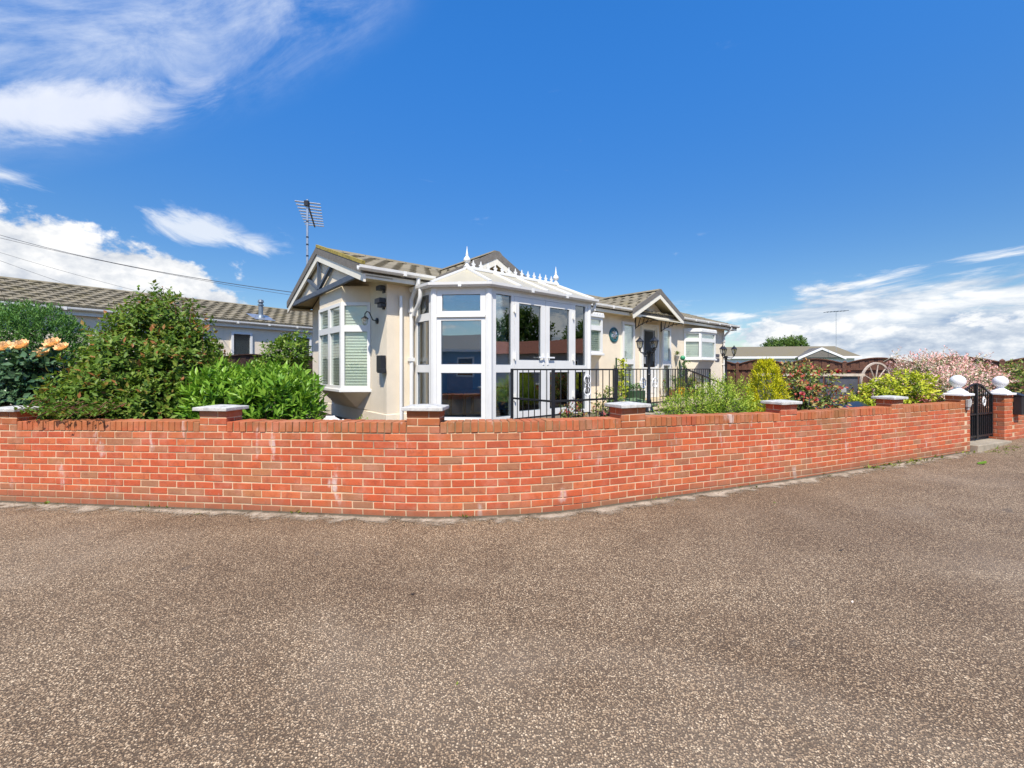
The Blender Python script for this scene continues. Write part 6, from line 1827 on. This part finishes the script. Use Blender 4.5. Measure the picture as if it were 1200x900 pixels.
# ------------------------------------------------------------------ small stuff on the road: weeds at the wall foot, fallen leaves, a stone
def weed(label, s, off, n, seed, h=0.06):
    p, t, o = path(s); q = p + o * off
    z = ground_z(q.x, q.y)
    root = thing('weed', label, 'weed', (q.x, q.y, z), 'weeds along the wall foot')
    g = np.random.default_rng(seed)
    P = np.stack([q.x + g.normal(size=n) * 0.12 * t.x, q.y + g.normal(size=n) * 0.12 * t.y, np.full(n, z + 0.01)], 1)
    D = np.stack([g.normal(size=n) * .6, g.normal(size=n) * .6 - .3, 0.3 + g.random(n)], 1)
    Nn = np.stack([g.normal(size=n) * .4, g.normal(size=n) * .4, np.ones(n)], 1)
    leaves('blades', P, D, Nn, h * (0.5 + g.random(n)), 0.022 * (0.5 + g.random(n)), g.random(n), 'leaf_weed', root)
for i, X in enumerate((5.35, 5.75, 6.15, 6.5, 7.1, 7.9)):
    weed(['small weed tuft at the wall foot left of the last capped pier', 'weed tuft in the joint just left of the last capped pier', 'weed tuft directly below the last capped pier', 'weed tuft just past the last capped pier', 'weed tuft midway between last pier and gate', 'weed tuft at the wall foot beside the gate'][i], s_at_x(X), 0.06, 26 if i < 4 else 12, 300 + i)
for i, X in enumerate((-5.2, -3.9, -2.2, -0.4, 1.6, 2.9, 4.3)):
    weed(['sparse weed in the wall foot joint under the big glossy shrub', 'sparse weed at the wall foot left of the laurel', 'sparse weed at the wall foot below the white rocks', 'sparse weed at the wall foot right at the bend', 'sparse weed at the wall foot below the pier beside the railing', 'sparse weed at the wall foot below the feathery shrub', 'sparse weed at the wall foot below the climbing rose'][i], s_at_x(X), 0.03, 8, 360 + i, 0.035)
for i, (a, b) in enumerate(((0.2, 0.22), (0.55, 0.26), (0.85, 0.25))):
    q = p1 + GT * a + GO * b
    root = thing('weed', ['weed tuft on the road below the gate hinge side', 'weed tuft on the road in front of the gate middle', 'weed tuft on the road below the far gate pier'][i], 'weed', (q.x, q.y, ground_z(q.x, q.y)), 'weeds along the wall foot')
    g = np.random.default_rng(330 + i); n = 18
    P = np.stack([q.x + g.normal(size=n) * .1, q.y + g.normal(size=n) * .05, np.full(n, ground_z(q.x, q.y) + 0.012)], 1)
    leaves('blades', P, np.stack([g.normal(size=n), g.normal(size=n), 0.2 + g.random(n) * .6], 1), np.tile([[0, 0, 1.0]], (n, 1)) + g.normal(size=(n, 3)) * .3, 0.05 * (0.5 + g.random(n)), np.full(n, 0.02), g.random(n), 'leaf_weed', root)
def grit():
    g = np.random.default_rng(77); n = 2600
    ss_ = S0 + (S1 - S0) * g.random(n); off = 0.015 + np.abs(g.normal(size=n)) * 0.10
    P = np.array([(*(path(a)[0] + path(a)[2] * b), 0) for a, b in zip(ss_, off)])
    P[:, 2] = [ground_z(x, y) + 0.010 for x, y, _ in P]
    r = 0.0025 + 0.007 * g.random(n) ** 3
    T = np.array([(1, 0, 0), (-1, 0, 0), (0, 1, 0), (0, -1, 0), (0, 0, 0.8), (0, 0, -0.8)], float)
    Vv = (P[:, None, :] + T[None] * r[:, None, None] * (0.7 + 0.6 * g.random((n, 6, 1)))).reshape(-1, 3)
    Ft = np.array([(0, 2, 4), (2, 1, 4), (1, 3, 4), (3, 0, 4), (2, 0, 5), (1, 2, 5), (3, 1, 5), (0, 3, 5)])
    Ff = (np.arange(n)[:, None, None] * 6 + Ft[None]).reshape(-1, 3)
    o = np_mesh('loose_grit', Vv, Ff, 'grit', None, np.repeat(g.random(n), 6), kind='stuff')
    tag(o, 'loose grit and crumbs washed against the foot of the brick wall', 'grit')
leafmat('grit', [(0.0, (0.06, 0.045, 0.03)), (0.5, (0.22, 0.16, 0.10)), (1.0, (0.45, 0.37, 0.27))], 0.9, 0.0)
grit()
def fallen(label, x, y, L, rot, mat):
    z = ground_z(x, y) + 0.008
    o = leaves('fallen_leaf', np.array([[x, y, z]]), np.array([[math.cos(rot), math.sin(rot), 0.12]]), np.array([[0, 0.1, 1.0]]), np.array([L]), np.array([L * 0.5]), np.array([0.6]), mat, None, fold=0.12, droop=-0.05)
    tag(o, label, 'leaf', 'fallen leaves on the road')
def gp(x, y):      # picture position on flat road, for laying out the litter
    Y = EYE * 490 / (y - 432); return ((x - 600) / 490 * Y, Y)
fallen('pale fallen leaf lying beside the haunch below the second pier', *gp(227, 599), 0.07, 0.4, 'leaf_weed')
fallen('single green fallen leaf on the road near the gate', *gp(1146, 541), 0.22, 0.3, 'leaf_laurel')
fallen('small yellow leaf alone on the open road', *gp(535, 805), 0.022, 1.4, 'leaf_weed')
fallen('small pale leaf on the right side of the road', *gp(999, 704), 0.03, 0.9, 'leaf_willow')
fallen('dark little leaf on the road left of the middle', *gp(480, 697), 0.04, 0.2, 'stem')
fallen('tiny green leaf near the kerbless wall right of the bend', *gp(910, 587), 0.04, 2.2, 'leaf_laurel')
fallen('dark leaf on the road below the last pier', *gp(983, 642), 0.05, 0.2, 'stem')

# ------------------------------------------------------------------ across the road, behind the camera (seen mirrored in the glass)
BF = Frame((-6.5, -11.0, 0), (1, 0.05, 0), (-0.05, 1, 0))
ac = thing('opposite_home', 'rendered home with brown roof across the road, wall coloured in the blue of shade', 'house', BF(6, -2, 0))
MB(BF).box(-2.0, 11, -4, 0, 0, 2.5).build('wall', 'shade_render', ac)
MB(BF).prism([(-2.3, 0.3, 2.5), (-2.3, -2, 3.6), (-2.3, -4.3, 2.5)], (13.6, 0, 0)).build('roof', 'verge', ac)
MB(BF).box(-2.3, 11.3, 0.28, 0.34, 2.40, 2.54).build('fascia', 'upvc', ac)
for wx in (0.5, 3.6, 6.2, 8.8):
    w_ = MB(BF).box(wx, wx + 1.0, 0.0, 0.04, 1.0, 2.1).build('window', 'upvc', ac)
    MB(BF).box(wx + 0.09, wx + 0.91, 0.035, 0.05, 1.09, 2.01).build('pane', 'dark_glass', w_)
tp = thing('telegraph_pole', 'wooden telegraph pole with cross arms across the road', 'pole', (-3.2, -17.0, 0))
MB().tube([(-3.2, -17, 0), (-3.2, -17, 7.2)], [0.15, 0.11], 10).build('pole', 'trunk', tp)
for z in (5.6, 6.1, 6.6): MB().box(-3.9, -2.5, -17.06, -16.94, z, z + 0.1).build('cross_arm', 'trunk', tp)
RS = Frame((19.0, 9.0, 0), (0.25, -0.97, 0), (-0.97, -0.25, 0))
ro = thing('roadside_home', 'pale grey home with red brown roof further along the road', 'house', RS(4, -2, 0))
MB(RS).box(0, 10, -4, 0, 0, 2.4).build('wall', 'grey_render', ro)
MB(RS).prism([(-0.3, 0.3, 2.4), (-0.3, -2, 3.4), (-0.3, -4.3, 2.4)], (10.6, 0, 0)).build('roof', 'red_tile', ro)
for wx in (1.2, 4.4, 7.4):
    w_ = MB(RS).box(wx, wx + 1.1, 0.0, 0.04, 0.95, 2.0).build('window', 'upvc', ro)
    MB(RS).box(wx + 0.09, wx + 1.01, 0.035, 0.05, 1.04, 1.91).build('pane', 'dark_glass', w_)
for i, (x, y, s) in enumerate(((28, 3.0, 0.80), (29.5, -3.5, 0.95), (27.5, -9.5, 0.75), (31, 9.0, 0.72))):
    tree('broadleaf_tree', ['tall leafy tree behind the roadside home, nearest its middle', 'tallest leafy tree behind the roadside home', 'leafy tree past the near end of the roadside home', 'leafy tree past the far end of the roadside home'][i], (x, y, 0), 6 * s,
         [(x, y, 4.6 * s, 2.4 * s, 2.4 * s, 1.9 * s), (x + 1, y + 1.2, 5.8 * s, 1.9 * s, 1.9 * s, 1.5 * s), (x - .8, y - 1.3, 5.4 * s, 1.9 * s, 1.9 * s, 1.5 * s), (x, y, 7.0 * s, 1.4 * s, 1.4 * s, 1.2 * s)], 1300, 'leaf_tree', 0.24, 0.15, 400 + i, 'trees behind the roadside home')
